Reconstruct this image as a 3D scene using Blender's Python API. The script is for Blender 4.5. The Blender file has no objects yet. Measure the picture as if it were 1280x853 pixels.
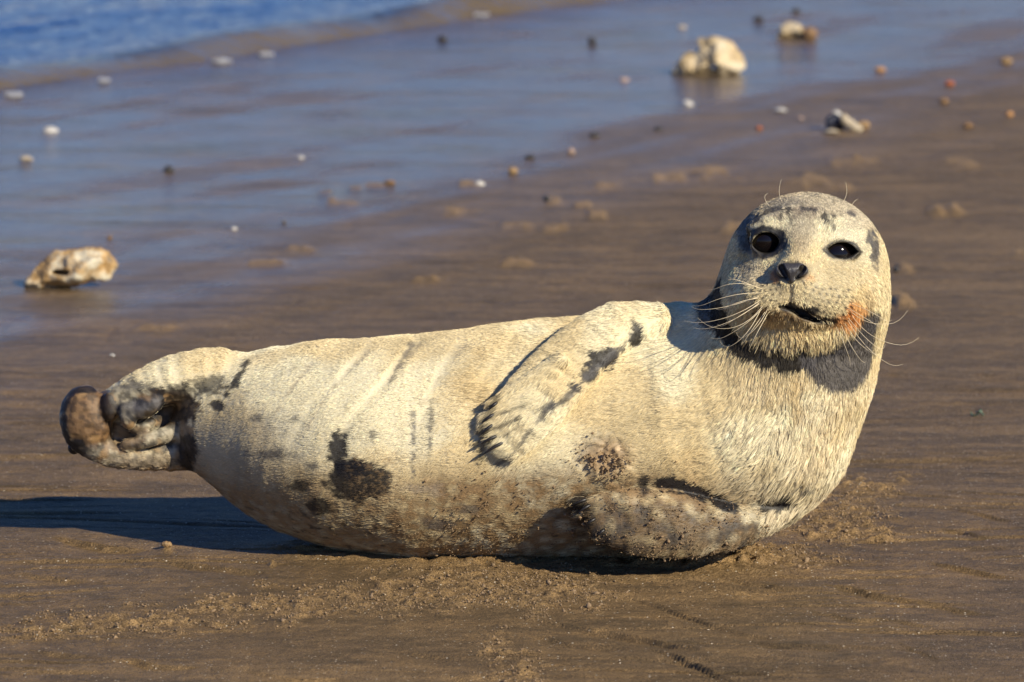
import bpy, math, random
import numpy as np
from mathutils import Vector, kdtree

random.seed(7)
rng = np.random.default_rng(7)
sc = bpy.context.scene
COL = sc.collection
PI = math.pi

# ------------------------------------------------------------------ camera, world, sun, exposure
CAM = np.array([0.0, -6.2, 1.2])
PITCH = math.radians(8.27)
LENS = 158.0
FPX = LENS / 36.0 * 1280.0
cd = bpy.data.cameras.new("camera"); cam = bpy.data.objects.new("camera", cd); COL.objects.link(cam)
cam.location = CAM.tolist(); cam.rotation_euler = (PI / 2 - PITCH, 0, 0)
cd.lens = LENS; cd.sensor_width = 36.0; cd.clip_start = 0.1; cd.clip_end = 20000
cd.dof.use_dof = True; cd.dof.focus_distance = 6.05; cd.dof.aperture_fstop = 8.5
sc.camera = cam

SUN_EL = math.radians(29.0)
SUN_PHI = math.radians(46.0)          # from the camera's back towards the right
TO_SUN = np.array([math.sin(SUN_PHI) * math.cos(SUN_EL), -math.cos(SUN_PHI) * math.cos(SUN_EL), math.sin(SUN_EL)])
w = bpy.data.worlds.new("World"); sc.world = w; w.use_nodes = True
wn = w.node_tree.nodes; wl = w.node_tree.links
bg = wn["Background"]
sky = wn.new("ShaderNodeTexSky"); sky.sky_type = 'NISHITA'; sky.sun_disc = False
sky.sun_elevation = SUN_EL; sky.sun_rotation = math.atan2(TO_SUN[0], TO_SUN[1])
sky.air_density = 1.0; sky.dust_density = 0.0; sky.ozone_density = 5.0; sky.altitude = 0
hsv = wn.new('ShaderNodeHueSaturation'); hsv.inputs['Saturation'].default_value = 1.15; wl.new(sky.outputs[0], hsv.inputs['Color']); vm = wn.new('ShaderNodeVectorMath'); vm.operation = 'MULTIPLY'; vm.inputs[1].default_value = (.90, .92, 1.25)
wl.new(hsv.outputs[0], vm.inputs[0]); wl.new(vm.outputs[0], bg.inputs[0]); bg.inputs[1].default_value = 0.076
sd = bpy.data.lights.new("sun", 'SUN'); sun = bpy.data.objects.new("sun", sd); COL.objects.link(sun)
sd.energy = 5.0; sd.angle = math.radians(0.5); sd.color = (1.0, 0.91, 0.72)
sun.rotation_euler = Vector(TO_SUN.tolist()).to_track_quat('Z', 'Y').to_euler()
sun.location = (3, -3, 3)
sc.view_settings.view_transform = 'Standard'; sc.view_settings.look = 'None'
sc.view_settings.exposure = 0.30; sc.view_settings.gamma = 1.0
sc.render.engine = 'CYCLES'

# ------------------------------------------------------------------ survey helpers (photo pixel <-> place)
cF = np.array([0, math.cos(PITCH), -math.sin(PITCH)]); cU = np.array([0, math.sin(PITCH), math.cos(PITCH)]); cX = np.array([1.0, 0, 0])
def ray(px, py):
    d = cF + ((px - 640) / FPX) * cX - ((py - 426.5) / FPX) * cU
    return d
def P(px, py, y):
    d = ray(px, py); t = (y - CAM[1]) / d[1]
    return CAM + t * d
def SC(y): return (y - CAM[1]) / FPX / 1.0
def G(px, py, z=0.0):
    d = ray(px, py); t = (z - CAM[2]) / d[2]
    return CAM + t * d
def pix(p):
    q = p - CAM
    dep = q @ cF
    return 640 + FPX * (q @ cX) / dep, 426.5 - FPX * (q @ cU) / dep

# ------------------------------------------------------------------ noise
_perm = rng.permutation(4096).astype(np.int32)
_grad = rng.normal(size=(4096, 3)).astype(np.float32); _grad /= np.linalg.norm(_grad, axis=1, keepdims=True)
def noise3(x, y, z):
    x = np.asarray(x, np.float32); y = np.asarray(y, np.float32); z = np.asarray(z, np.float32)
    x, y, z = np.broadcast_arrays(x, y, z)
    xi = np.floor(x).astype(np.int32); yi = np.floor(y).astype(np.int32); zi = np.floor(z).astype(np.int32)
    fx = x - xi; fy = y - yi; fz = z - zi
    u = fx * fx * fx * (fx * (fx * 6 - 15) + 10); v = fy * fy * fy * (fy * (fy * 6 - 15) + 10); s = fz * fz * fz * (fz * (fz * 6 - 15) + 10)
    out = 0
    for a in (0, 1):
        ha = _perm[(xi + a) & 4095]
        wa = u if a else 1 - u
        for b in (0, 1):
            hb = _perm[(ha + yi + b) & 4095]
            wb = v if b else 1 - v
            for c in (0, 1):
                h = _perm[(hb + zi + c) & 4095]
                g = _grad[h]
                wc = s if c else 1 - s
                out = out + wa * wb * wc * (g[..., 0] * (fx - a) + g[..., 1] * (fy - b) + g[..., 2] * (fz - c))
    return out * 1.7
def fbm(x, y, z, oct=3, lac=2.1, gain=0.5):
    o = 0; a = 1.0; f = 1.0
    for i in range(oct):
        o = o + a * noise3(x * f + 13.7 * i, y * f + 5.1 * i, z * f + 9.3 * i); a *= gain; f *= lac
    return o
def sstep(a, b, x):
    t = np.clip((x - a) / (b - a), 0, 1); return t * t * (3 - 2 * t)

# ------------------------------------------------------------------ object helpers
def tag(o, label=None, cat=None, group=None, kind=None):
    if label: o['label'] = label
    if cat: o['category'] = cat
    if group: o['group'] = group
    if kind: o['kind'] = kind
    return o
def mesh_from(name, V, Fq, mat, smooth=True):
    V = np.asarray(V, np.float32); Fq = np.asarray(Fq, np.int32)
    me = bpy.data.meshes.new(name)
    n, k = Fq.shape
    me.vertices.add(len(V)); me.vertices.foreach_set('co', V.ravel())
    me.loops.add(n * k); me.loops.foreach_set('vertex_index', Fq.ravel())
    me.polygons.add(n); me.polygons.foreach_set('loop_start', np.arange(0, n * k, k, dtype=np.int32))
    me.update(calc_edges=True)
    if smooth: me.polygons.foreach_set('use_smooth', np.ones(n, bool))
    me.validate()
    if mat: me.materials.append(mat)
    return me
def link(name, data, parent=None):
    o = bpy.data.objects.new(name, data); COL.objects.link(o)
    if parent: o.parent = parent
    return o
def set_attr(me, name, arr, typ='FLOAT_COLOR', dom='POINT'):
    a = me.attributes.new(name, typ, dom)
    arr = np.asarray(arr, np.float32)
    if typ == 'FLOAT_COLOR':
        if arr.shape[1] == 3: arr = np.concatenate([arr, np.ones((len(arr), 1), np.float32)], 1)
        a.data.foreach_set('color', arr.ravel())
    elif typ == 'FLOAT': a.data.foreach_set('value', arr.ravel())
    elif typ == 'FLOAT_VECTOR': a.data.foreach_set('vector', arr.ravel())

class NT:
    def __init__(s, name):
        s.m = bpy.data.materials.new(name); s.m.use_nodes = True
        s.t = s.m.node_tree; s.n = s.t.nodes; s.b = s.n['Principled BSDF']; s.out = s.n['Material Output']
    def new(s, typ, **kw):
        nd = s.n.new(typ)
        for k, v in kw.items():
            if isinstance(k, str) and hasattr(nd, k): setattr(nd, k, v)
        return nd
    def link(s, a, b): s.t.links.new(a, b)
    def noise(s, scale, detail=4, rough=0.6, vec=None, dist=0.0):
        nd = s.new('ShaderNodeTexNoise'); nd.inputs['Scale'].default_value = scale; nd.inputs['Detail'].default_value = detail
        nd.inputs['Roughness'].default_value = rough; nd.inputs['Distortion'].default_value = dist
        if vec is not None: s.link(vec, nd.inputs['Vector'])
        return nd
    def mapping(s, scale, src='Object', rot=(0, 0, 0)):
        tc = s.new('ShaderNodeTexCoord'); mp = s.new('ShaderNodeMapping')
        mp.inputs['Scale'].default_value = scale; mp.inputs['Rotation'].default_value = rot
        s.link(tc.outputs[src], mp.inputs['Vector']); return mp.outputs[0]
    def ramp(s, fac, stops):
        r = s.new('ShaderNodeValToRGB'); e = r.color_ramp.elements
        while len(e) < len(stops): e.new(0.5)
        for i, (p, c) in enumerate(stops):
            e[i].position = p; e[i].color = (c[0], c[1], c[2], 1) if not isinstance(c, (int, float)) else (c, c, c, 1)
        s.link(fac, r.inputs[0]); return r.outputs[0]
    def mix(s, fac, a, b, blend='MIX'):
        m = s.new('ShaderNodeMix'); m.data_type = 'RGBA'; m.blend_type = blend
        for i, v in ((0, fac), (6, a), (7, b)):
            if hasattr(v, 'links') or hasattr(v, 'is_linked'): s.link(v, m.inputs[i])
            elif isinstance(v, (int, float)): m.inputs[i].default_value = v
            else: m.inputs[i].default_value = (v[0], v[1], v[2], 1)
        return m.outputs[2]
    def math(s, op, a, b=0.0, c=None, clamp=False):
        m = s.new('ShaderNodeMath'); m.operation = op; m.use_clamp = clamp
        for i, v in enumerate((a, b) if c is None else (a, b, c)):
            if hasattr(v, 'is_linked'): s.link(v, m.inputs[i])
            else: m.inputs[i].default_value = v
        return m.outputs[0]
    def attr(s, name, out='Color'):
        a = s.new('ShaderNodeAttribute'); a.attribute_name = name; return a.outputs[out]
    def bump(s, h, strength, dist, nrm=None):
        b = s.new('ShaderNodeBump'); b.inputs['Distance'].default_value = dist
        if hasattr(strength, 'is_linked'): s.link(strength, b.inputs['Strength'])
        else: b.inputs['Strength'].default_value = strength
        s.link(h, b.inputs['Height'])
        if nrm is not None: s.link(nrm, b.inputs['Normal'])
        return b.outputs[0]

# ------------------------------------------------------------------ implicit surfaces
def smin(a, b, k):
    h = np.maximum(k - np.abs(a - b), 0) / k
    return np.minimum(a, b) - h * h * k * 0.25
def smax(a, b, k): return -smin(-a, -b, k)
def ell(p, c, r, rotz=0.0):
    """ellipsoid; rotz turns it in the x-z plane"""
    q = p - np.asarray(c, np.float32)
    if rotz:
        ca, sa = math.cos(rotz), math.sin(rotz)
        q = np.stack([q[:, 0] * ca + q[:, 2] * sa, q[:, 1], -q[:, 0] * sa + q[:, 2] * ca], 1)
    r = np.asarray(r, np.float32)
    k0 = np.sqrt(((q / r) ** 2).sum(1)); k1 = np.sqrt(((q / (r * r)) ** 2).sum(1)) + 1e-9
    return k0 * (k0 - 1) / k1
def cone(p, a, b, ra, rb):
    a = np.asarray(a, np.float32); b = np.asarray(b, np.float32); ab = b - a
    q = p - a; t = np.clip((q @ ab) / max(float(ab @ ab), 1e-9), 0, 1)
    t = t.astype(np.float32)
    return np.sqrt(((q - t[:, None] * ab) ** 2).sum(1)) - (ra + (rb - ra) * t)
def strap(p, pts, wid, thk, nrm):
    """flattened limb along pts: half-widths wid, half-thicknesses thk, face normals nrm"""
    out = None
    for i in range(len(pts) - 1):
        a = np.asarray(pts[i], np.float32); b = np.asarray(pts[i + 1], np.float32); ab = b - a
        L = float(np.linalg.norm(ab)); ax = ab / L
        q = p - a; t = np.clip((q @ ax) / L, 0, 1)
        n = nrm[i][None] * (1 - t[:, None]) + nrm[i + 1][None] * t[:, None]
        n = n - (n @ ax)[:, None] * ax; n /= np.linalg.norm(n, axis=1, keepdims=True)
        v = np.cross(n, ax)
        c = q - (t * L)[:, None] * ax
        W = wid[i] + (wid[i + 1] - wid[i]) * t; T = thk[i] + (thk[i + 1] - thk[i]) * t
        cn = (c * n).sum(1); cv = (c * v).sum(1); ca = c @ ax
        k0 = np.sqrt((cv / W) ** 2 + (cn / T) ** 2 + (ca / (0.6 * W)) ** 2)
        k1 = np.sqrt((cv / W ** 2) ** 2 + (cn / T ** 2) ** 2 + (ca / (0.6 * W) ** 2) ** 2) + 1e-6
        d = k0 * (k0 - 1) / k1
        out = d if out is None else np.minimum(out, d)
    return out.astype(np.float32)

def surface_net(f, lo, hi, h, big=12, coarse=3):
    lo = np.asarray(lo, float); n = np.ceil((np.asarray(hi, float) - lo) / h).astype(int) + 1
    nB = np.ceil(n / big).astype(int); n = nB * big; r = big // coarse
    bc = np.stack(np.meshgrid(*[np.arange(b) for b in nB], indexing='ij'), -1).reshape(-1, 3)
    dB = f(((bc + .5) * big * h + lo).astype(np.float32))
    D = np.repeat(np.repeat(np.repeat(dB.reshape(nB), big, 0), big, 1), big, 2).astype(np.float32)
    bb = bc[np.abs(dB) < big * h * .866 * 1.5 + .004]
    sub = np.stack(np.meshgrid(*[np.arange(r)] * 3, indexing='ij'), -1).reshape(-1, 3)
    sc_ = (bb[:, None] * r + sub[None]).reshape(-1, 3)
    ds = np.concatenate([f(((c + .5) * coarse * h + lo).astype(np.float32)) for c in np.array_split(sc_, max(1, len(sc_) // 60000))])
    off = np.stack(np.meshgrid(*[np.arange(coarse)] * 3, indexing='ij'), -1).reshape(-1, 3)
    allidx = (sc_[:, None] * coarse + off[None])
    D[allidx[..., 0], allidx[..., 1], allidx[..., 2]] = ds[:, None]
    near = sc_[np.abs(ds) < coarse * h * .866 * 1.2 + h * .7]
    for ch in np.array_split(near, max(1, len(near) // 3000)):
        idx = (ch[:, None] * coarse + off[None]).reshape(-1, 3)
        D[idx[:, 0], idx[:, 1], idx[:, 2]] = f((idx * h + lo).astype(np.float32))
    S = D < 0
    cnt = np.zeros(n - 1, np.int8)
    for a in (0, 1):
        for b in (0, 1):
            for c in (0, 1):
                cnt += S[a:n[0] - 1 + a, b:n[1] - 1 + b, c:n[2] - 1 + c]
    act = (cnt > 0) & (cnt < 8)
    ci = np.argwhere(act); vid = -np.ones(act.shape, np.int32); vid[act] = np.arange(len(ci))
    acc = np.zeros((len(ci), 3)); num = np.zeros(len(ci))
    corners = [(a, b, c) for a in (0, 1) for b in (0, 1) for c in (0, 1)]
    vals = {k: D[ci[:, 0] + k[0], ci[:, 1] + k[1], ci[:, 2] + k[2]] for k in corners}
    for k in corners:
        for ax in range(3):
            if k[ax] == 0:
                k2 = tuple(1 if j == ax else k[j] for j in range(3))
                a, b = vals[k], vals[k2]; m = (a < 0) != (b < 0)
                t = np.where(m, a / np.where(m, a - b, 1), 0)
                q = np.tile(np.array(k, float), (len(ci), 1)); q[:, ax] = t
                acc[m] += q[m]; num[m] += 1
    V = (ci + acc / num[:, None]) * h + lo
    quads = []
    for ax in range(3):
        o1, o2 = [(1, 2), (2, 0), (0, 1)][ax]
        sl0 = [slice(1, n[j] - 1) for j in range(3)]; sl1 = list(sl0); sl0[ax] = slice(0, n[ax] - 1); sl1[ax] = slice(1, n[ax])
        a = S[tuple(sl0)]; b = S[tuple(sl1)]
        for flip in (False, True):
            e = np.argwhere((a & ~b) if not flip else (~a & b))
            base = e.copy()
            for j in range(3):
                if j != ax: base[:, j] += 1
            def vv(d1, d2):
                q = base.copy(); q[:, o1] -= d1; q[:, o2] -= d2
                return vid[q[:, 0], q[:, 1], q[:, 2]]
            ring = [vv(1, 1), vv(0, 1), vv(0, 0), vv(1, 0)]
            if flip: ring = ring[::-1]
            quads.append(np.stack(ring, 1))
    Q = np.concatenate(quads); Q = Q[(Q >= 0).all(1)]
    V = V.astype(np.float32)
    for it in range(2):      # settle the vertices on the surface
        d = f(V); g = grad(f, V, h * 0.5); V = V - np.clip(d, -h, h)[:, None] * g
    return V, Q
def grad(f, V, e=0.001):
    g = np.stack([f(V + np.array(o, np.float32) * e) - f(V - np.array(o, np.float32) * e) for o in ((1, 0, 0), (0, 1, 0), (0, 0, 1))], 1)
    return g / (np.linalg.norm(g, axis=1, keepdims=True) + 1e-9)
def cast(f, pp, t0=5.2, steps=70, tmax=7.2):
    """where the line of sight of each surveyed pixel meets the surface"""
    pp = np.atleast_2d(np.asarray(pp, float))
    d = np.stack([ray(a, b) for a, b in pp]); d /= np.linalg.norm(d, axis=1, keepdims=True)
    t = np.full(len(pp), t0)
    for i in range(steps):
        q = (CAM + t[:, None] * d).astype(np.float32)
        t = np.minimum(t + f(q) * 0.8, tmax)
    q = (CAM + t[:, None] * d).astype(np.float32)
    return q, grad(f, q), t < tmax - 0.01

# ------------------------------------------------------------------ the seal's shape
TORSO = [(285, 528, 68, .06), (330, 535, 92, .05), (380, 548, 111, .03), (440, 557, 127, .01), (520, 560, 135, 0), (620, 553, 141, 0),
         (720, 548, 146, 0), (820, 541, 152, -.005), (890, 532, 150, -.02), (937, 520, 129, -.04), (978, 450, 112, -.06), (1001, 395, 107, -.075)]
TS = [(P(a, b, y).astype(np.float32), r * SC(y)) for a, b, r, y in TORSO]
HY = -0.085
def hp(px, py, dy): return P(px, py, HY + dy)
hs = SC(HY)
CREASES = [((528, 428), (455, 500), (415, 590), .0022, 7), ((465, 432), (395, 505), (360, 580), .0018, 6), ((405, 440), (350, 500), (330, 560), .0014, 6),
           ((585, 425), (530, 500), (512, 600), .0018, 7), ((650, 415), (590, 480), (560, 600), .0010, 8), ((365, 445), (318, 500), (296, 560), .0022, 7)]
CLOD = P(757, 572, -.14)
def crease_amount(p):
    px, py = pix(p)
    out = np.zeros(len(p), np.float32); vary = np.clip(.75 + 1.3 * noise3(p[:, 0] * 11, p[:, 2] * 14, 3.3), .05, 1.4); vary2 = noise3(p[:, 0] * 6, p[:, 2] * 18, 8.1)
    for a, b, c, amp, wd in CREASES:
        t = np.clip((py - a[1]) / (c[1] - a[1]), 0, 1)
        xx = (1 - t) ** 2 * a[0] + 2 * t * (1 - t) * (2 * b[0] - (a[0] + c[0]) / 2) + t * t * c[0]
        fade = sstep(a[1] - 25, a[1] + 15, py) * (1 - sstep(c[1] - 60, c[1] + 10, py))
        out += amp * fade * vary * np.exp(-((px - xx + 7 * vary2) / (wd * 1.25)) ** 2)
    return out
def sdf_torso(p):
    d = None
    for i in range(len(TS) - 1):
        c = cone(p, TS[i][0], TS[i + 1][0], TS[i][1], TS[i + 1][1])
        d = c if d is None else smin(d, c, 0.035)
    # broad folds and ribs of the flank, shoulder fat
    d = d + crease_amount(p)
    d = d - 0.0035 * noise3(p[:, 0] * 9, p[:, 1] * 9, p[:, 2] * 7)
    d = d - 0.0005 * noise3(p[:, 0] * 42, p[:, 1] * 20, p[:, 2] * 16)
    k = np.exp(-(((p[:, 0] - CLOD[0]) / .037) ** 2 + ((p[:, 2] - CLOD[2]) / .032) ** 2) ** 1.5) * (p[:, 1] < 0)
    m = k > .02
    if m.any():
        q = p[m]; n1 = noise3(q[:, 0] * 75, q[:, 1] * 75, q[:, 2] * 75); n2 = noise3(q[:, 0] * 160, q[:, 1] * 160, q[:, 2] * 160)
        d[m] -= k[m] * (.0035 + .0055 * np.maximum(n1, -.35) + .003 * n2)
    return d

def sdf_head(p):
    k = 0.03
    d = ell(p, hp(1008, 341, 0), (104 * hs, 106 * hs, 101 * hs), 0.05)
    d = smin(d, ell(p, hp(1000, 375, -.018), (94 * hs, 84 * hs, 66 * hs)), k)              # jowls
    d = smin(d, ell(p, hp(998, 368, -.085), (68 * hs, 58 * hs, 44 * hs)), 0.035)            # muzzle root
    d = smin(d, cone(p, hp(1004, 300, -.068), hp(991, 337, -.128), 30 * hs, 20 * hs), 0.03)   # bridge
    d = smin(d, ell(p, hp(960, 372, -.102), (36 * hs, 38 * hs, 28 * hs), -0.2), 0.012)     # whisker pads
    d = smin(d, ell(p, hp(1028, 375, -.100), (46 * hs, 42 * hs, 32 * hs), 0.2), 0.012)
    d = smin(d, ell(p, hp(1000, 410, -.070), (58 * hs, 46 * hs, 26 * hs), 0.05), 0.014)        # chin
    d = smin(d, ell(p, hp(958, 280, -.066), (24 * hs, 16 * hs, 9 * hs), 0.3), 0.025)        # brows
    d = smin(d, ell(p, hp(1050, 288, -.066), (26 * hs, 16 * hs, 9 * hs), -0.3), 0.025)
    d = smin(d, ell(p, hp(930, 380, -.045), (28 * hs, 44 * hs, 38 * hs)), 0.03)
    d = smin(d, ell(p, hp(1072, 382, -.045), (28 * hs, 44 * hs, 38 * hs)), 0.03)
    # hollows round the eyes and beside the nose
    d = smax(d, -ell(p, hp(954, 304, -.122), (27 * hs, 22 * hs, 20 * hs)), 0.022)
    d = smax(d, -ell(p, hp(1054, 314, -.125), (27 * hs, 22 * hs, 18 * hs)), 0.022)
    return d
def lens(p, q, a, b, ro, back=.034):
    """almond opening, half-width a and half-height b, pushed into the head"""
    d = p - np.asarray(q, np.float32); ca, sa = math.cos(ro), math.sin(ro)
    x = d[:, 0] * ca + d[:, 2] * sa; z = -d[:, 0] * sa + d[:, 2] * ca
    R_ = (a * a + b * b) / (2 * b); o = R_ - b
    k = np.maximum(np.hypot(x, z + o) - R_, np.hypot(x, z - o) - R_)
    return np.maximum(k, np.abs(d[:, 1]) - back)
_eye_px = [(957, 303, 16.5, 12.5, 0.10), (1053, 312.5, 18.3, 9.0, -0.10)]
def base0(p): return smin(sdf_torso(p), sdf_head(p), 0.03)
eq, en, _ = cast(base0, [(e[0], e[1]) for e in _eye_px])
EYES = []
for (ex, ey, rx, rz, ro), q, n in zip(_eye_px, eq, en):
    R = 0.0215
    if ex > 1000: R = .0285; sh = np.array([-8 * hs, 0, -8 * hs])      # eyeball enlarged and shifted to bring the sun's catchlight into the opening
    else: sh = np.zeros(3)
    EYES.append((q + sh + np.array([0, 1, 0]) * (R - 0.0045), R, q, rx * hs, rz * hs, ro))
MOUTH = [(957, 396), (966, 389), (976, 383), (990, 384), (1003, 393), (1018, 400), (1034, 402), (1050, 396)]
mq, mn, _ = cast(base0, MOUTH)
MR = [1.0, 1.4, 2.8, 6.0, 6.6, 4.0, 1.8, .6]
PHIL = [(989, 352), (988, 368), (987, 382)]
phq, phn, _ = cast(base0, PHIL)
nq, nn_, _ = cast(base0, [(990, 341)]); NOSE = nq[0]

def sdf_headfull(p):
    d = sdf_head(p)
    for c, R, q, rx, rz, ro in EYES:
        lid = ell(p, q, (rx * 1.35, 0.016, rz * 1.7), ro)          # swollen lids round the opening
        d = smin(d, lid + 0.004, 0.012)
        d = smax(d, -lens(p, q, rx, rz, ro), 0.003)
    for i in range(len(mq) - 1):
        for dy in (-.005, .006, .017):
            d = smax(d, -cone(p, mq[i] + [0, dy, .001], mq[i + 1] + [0, dy, .001], MR[i] * hs * .85 + .0012, MR[i + 1] * hs * .85 + .0012), 0.003)
    for i in range(2):
        d = smax(d, -cone(p, phq[i] + [0, -.001, 0], phq[i + 1] + [0, -.001, 0], .0022, .0022), 0.004)
    d = smax(d, -ell(p, NOSE + [0, .0, 0], (20 * hs, .010, 11 * hs)), 0.006)
    return d

# flippers of the fore limbs, laid on the torso
UPF_px = [(822, 404), (775, 416), (730, 446), (690, 485), (656, 520), (630, 545)]
uq, un, _ = cast(sdf_torso, UPF_px)
lift = [-.004, .012, .015, .015, .014, .011]
UPF = [q + n * l for q, n, l in zip(uq, un, lift)]
def dense(pts, *arrs, m=2):
    n = len(pts); cols = [np.asarray(pts, float)] + [np.asarray(a, float).reshape(n, -1) for a in arrs]
    A = np.concatenate(cols, 1)
    out = []
    for i in range(n - 1):
        p0 = A[max(i - 1, 0)]; p1 = A[i]; p2 = A[i + 1]; p3 = A[min(i + 2, n - 1)]
        for j in range(m):
            t = j / m
            out.append(.5 * (2 * p1 + (p2 - p0) * t + (2 * p0 - 5 * p1 + 4 * p2 - p3) * t * t + (3 * p1 - p0 - 3 * p2 + p3) * t ** 3))
    out.append(A[-1]); return np.array(out)
UPW = [26 * SC(-.1), 40 * SC(-.1), 43 * SC(-.1), 43 * SC(-.1), 41 * SC(-.1), 36 * SC(-.1)]
UPT = [.030, .026, .019, .015, .012, .009]
LOF_px = [(1005, 630), (955, 646), (900, 650), (845, 645), (795, 639), (755, 637)]
lq, ln_, _ = cast(sdf_torso, LOF_px)
lift2 = [-.030, -.006, .020, .034, .037, .034]
LOF = [q + np.array([n[0] * .3, n[1], n[2] * .3]) / np.linalg.norm([n[0] * .3, n[1], n[2] * .3]) * l for q, n, l in zip(lq, ln_, lift2)]
LOW = [20 * SC(-.15), 24 * SC(-.15), 33 * SC(-.15), 42 * SC(-.15), 43 * SC(-.15), 32 * SC(-.15)]
LOT = [.03, .028, .026, .022, .018, .012]
_ln = [np.array([0.1, -1, 0.25]) / np.linalg.norm([0.1, -1, 0.25])] * 6
UTOE_px = [(616, 504), (607, 520), (603, 537), (602, 554), (605, 570)]
LTOE_px = [(722, 628), (728, 643), (738, 657), (752, 670), (770, 681)]
def toe_pts(line, pxs, root_i=-2, out=0.0):
    r = []
    for (a, b) in pxs:
        y = line[-1][1] + out
        r.append(P(a, b, y))
    return r
UTOE = toe_pts(UPF, UTOE_px, out=.012); LTOE = toe_pts(LOF, LTOE_px, out=.01)
UD = dense(UPF, UPW, UPT, np.array(un)); LD = dense(LOF, LOW, LOT, np.array(_ln))
def sdf_upper(p):
    u = strap(p, UD[:, :3], UD[:, 3], UD[:, 4], UD[:, 5:8])
    for i, t in enumerate(UTOE):
        r0 = UPF[-3] + (np.array(UTOE[i]) - np.array(UTOE[2])) * 0.9 + np.array([0, -.004, 0])
        u = smin(u, cone(p, r0, t, .0105, .0065), 0.005)
    return u
def sdf_lower(p):
    l = strap(p, LD[:, :3], LD[:, 3], LD[:, 4], LD[:, 5:8])
    for i, t in enumerate(LTOE):
        r0 = LOF[-2] + (np.array(LTOE[i]) - np.array(LTOE[2])) * 0.8
        l = smin(l, cone(p, r0, t, .013, .006), 0.008)
    l = l + .0010 * noise3(p[:, 0] * 30, p[:, 1] * 30, p[:, 2] * 30)
    return l

def smooth_pts(a, m=3):
    a = np.asarray(a, float); n = len(a)
    if n < 3: return a
    out = []
    for i in range(n - 1):
        p0 = a[max(i - 1, 0)]; p1 = a[i]; p2 = a[i + 1]; p3 = a[min(i + 2, n - 1)]
        for j in range(m):
            t = j / m
            out.append(.5 * (2 * p1 + (p2 - p0) * t + (2 * p0 - 5 * p1 + 4 * p2 - p3) * t * t + (3 * p1 - p0 - 3 * p2 + p3) * t ** 3))
    out.append(a[-1]); return np.array(out)
def chain(p, pts, k=0.008, ys=1.0):
    d = None
    k = 0.0015; pts = smooth_pts(pts, 3)
    for i in range(len(pts) - 1):
        a, b = pts[i], pts[i + 1]
        c = cone(p, P(a[0], a[1], a[3]), P(b[0], b[1], b[3]), a[2] * SC(a[3]), b[2] * SC(b[3]))
        d = c if d is None else smin(d, c, k)
    return d
HU = [(318, 478, 26, .050), (275, 470, 35, .045), (220, 475, 31, .04), (170, 491, 24, .04), (135, 508, 17, .045)]
HL = [(275, 556, 30, .060), (228, 566, 22, .050), (182, 572, 16, .045), (138, 567, 16, .045), (112, 548, 16, .045)]
HTOE = [(186, 508, 23, 12, .55, .014), (160, 518, 12, 19, .15, .018), (137, 508, 10, 18, .0, .024), (178, 532, 18, 8, .35, .034)]
HINNER = [
    [(158, 556, 7, .03), (185, 550, 9, .026), (212, 541, 10, .03), (240, 520, 11, .04)],
]
def sdf_hind(p):
    d = smin(chain(p, HU, 0.015), chain(p, HL, 0.012), 0.006)
    d = smin(d, ell(p, P(190, 524, .078), (96 * SC(0), .030, 46 * SC(0))), 0.012)         # the webbed soles behind
    # the curled outer web at the end
    web = chain(p, [(106, 492, 9, .05), (94, 504, 12, .045), (92, 528, 15, .045), (103, 550, 14, .042), (128, 566, 12, .042)], 0.012)
    web = smin(web, ell(p, P(109, 526, .040), (32 * SC(0), .026, 43 * SC(0)), 0.12), 0.012)
    web = smax(web, -ell(p, P(137, 514, .012), (9 * SC(0), .030, 26 * SC(0)), 0.15), 0.008)
    d = smin(d, web, 0.008)
    d = smin(d, chain(p, [(103, 545, 11, .06), (93, 560, 8, .062)], 0.01), 0.006)
    for c in HINNER: d = smin(d, chain(p, c, 0.006), 0.006)
    for a, b, rx, rz, ro, y in HTOE: d = smin(d, ell(p, P(a, b, y), (rx * SC(0), .011, rz * SC(0)), ro), .007)
    wr = 1 - np.abs(noise3(p[:, 0] * 55, p[:, 1] * 55, p[:, 2] * 80)) * 2.2
    inn = sstep(P(262, 500, 0)[0], P(235, 500, 0)[0], p[:, 0]) * sstep(P(0, 480, 0)[2], P(0, 496, 0)[2], p[:, 2])
    d = d - 0.0009 * noise3(p[:, 0] * 60, p[:, 1] * 60, p[:, 2] * 60) - 0.0010 * np.maximum(wr, 0) * inn
    return d

XH0 = P(250, 500, 0)[0]; XHEND = P(390, 500, 0)[0]; XHEAD = P(820, 400, 0)[0]
XU = (P(570, 500, 0)[0], P(875, 500, 0)[0]); XL = (P(680, 600, -.1)[0], P(1050, 600, -.1)[0])
def sdf_seal(p, parts=None):
    p = p.astype(np.float32)
    d = sdf_torso(p)
    m = p[:, 0] < XHEND
    if m.any():
        q = p[m]; d[m] = smin(d[m], sdf_hind(q), 0.010)
    m = (p[:, 0] > XHEAD) & (p[:, 2] > 0.10)
    if m.any():
        q = p[m]; hd = sdf_headfull(q)
        dd = smin(d[m], hd, 0.022)
        # openings are cut through whatever lies behind them too
        for c, R, qq, rx, rz, ro in EYES:
            dd = smax(dd, -lens(q, qq, rx, rz, ro), 0.003)
        d[m] = dd
    m = (p[:, 0] > XU[0]) & (p[:, 0] < XU[1]) & (p[:, 1] < .06) & (p[:, 2] > .10) & (p[:, 2] < .42)
    if m.any(): d[m] = smin(d[m], sdf_upper(p[m]), .009)
    m = (p[:, 0] > XL[0]) & (p[:, 0] < XL[1]) & (p[:, 1] < .02) & (p[:, 2] < .19)
    if m.any(): d[m] = smin(d[m], sdf_lower(p[m]), .004)
    d = smax(d, -(p[:, 2] + 0.006), 0.012)       # pressed flat on the sand
    return d.astype(np.float32)

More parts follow.
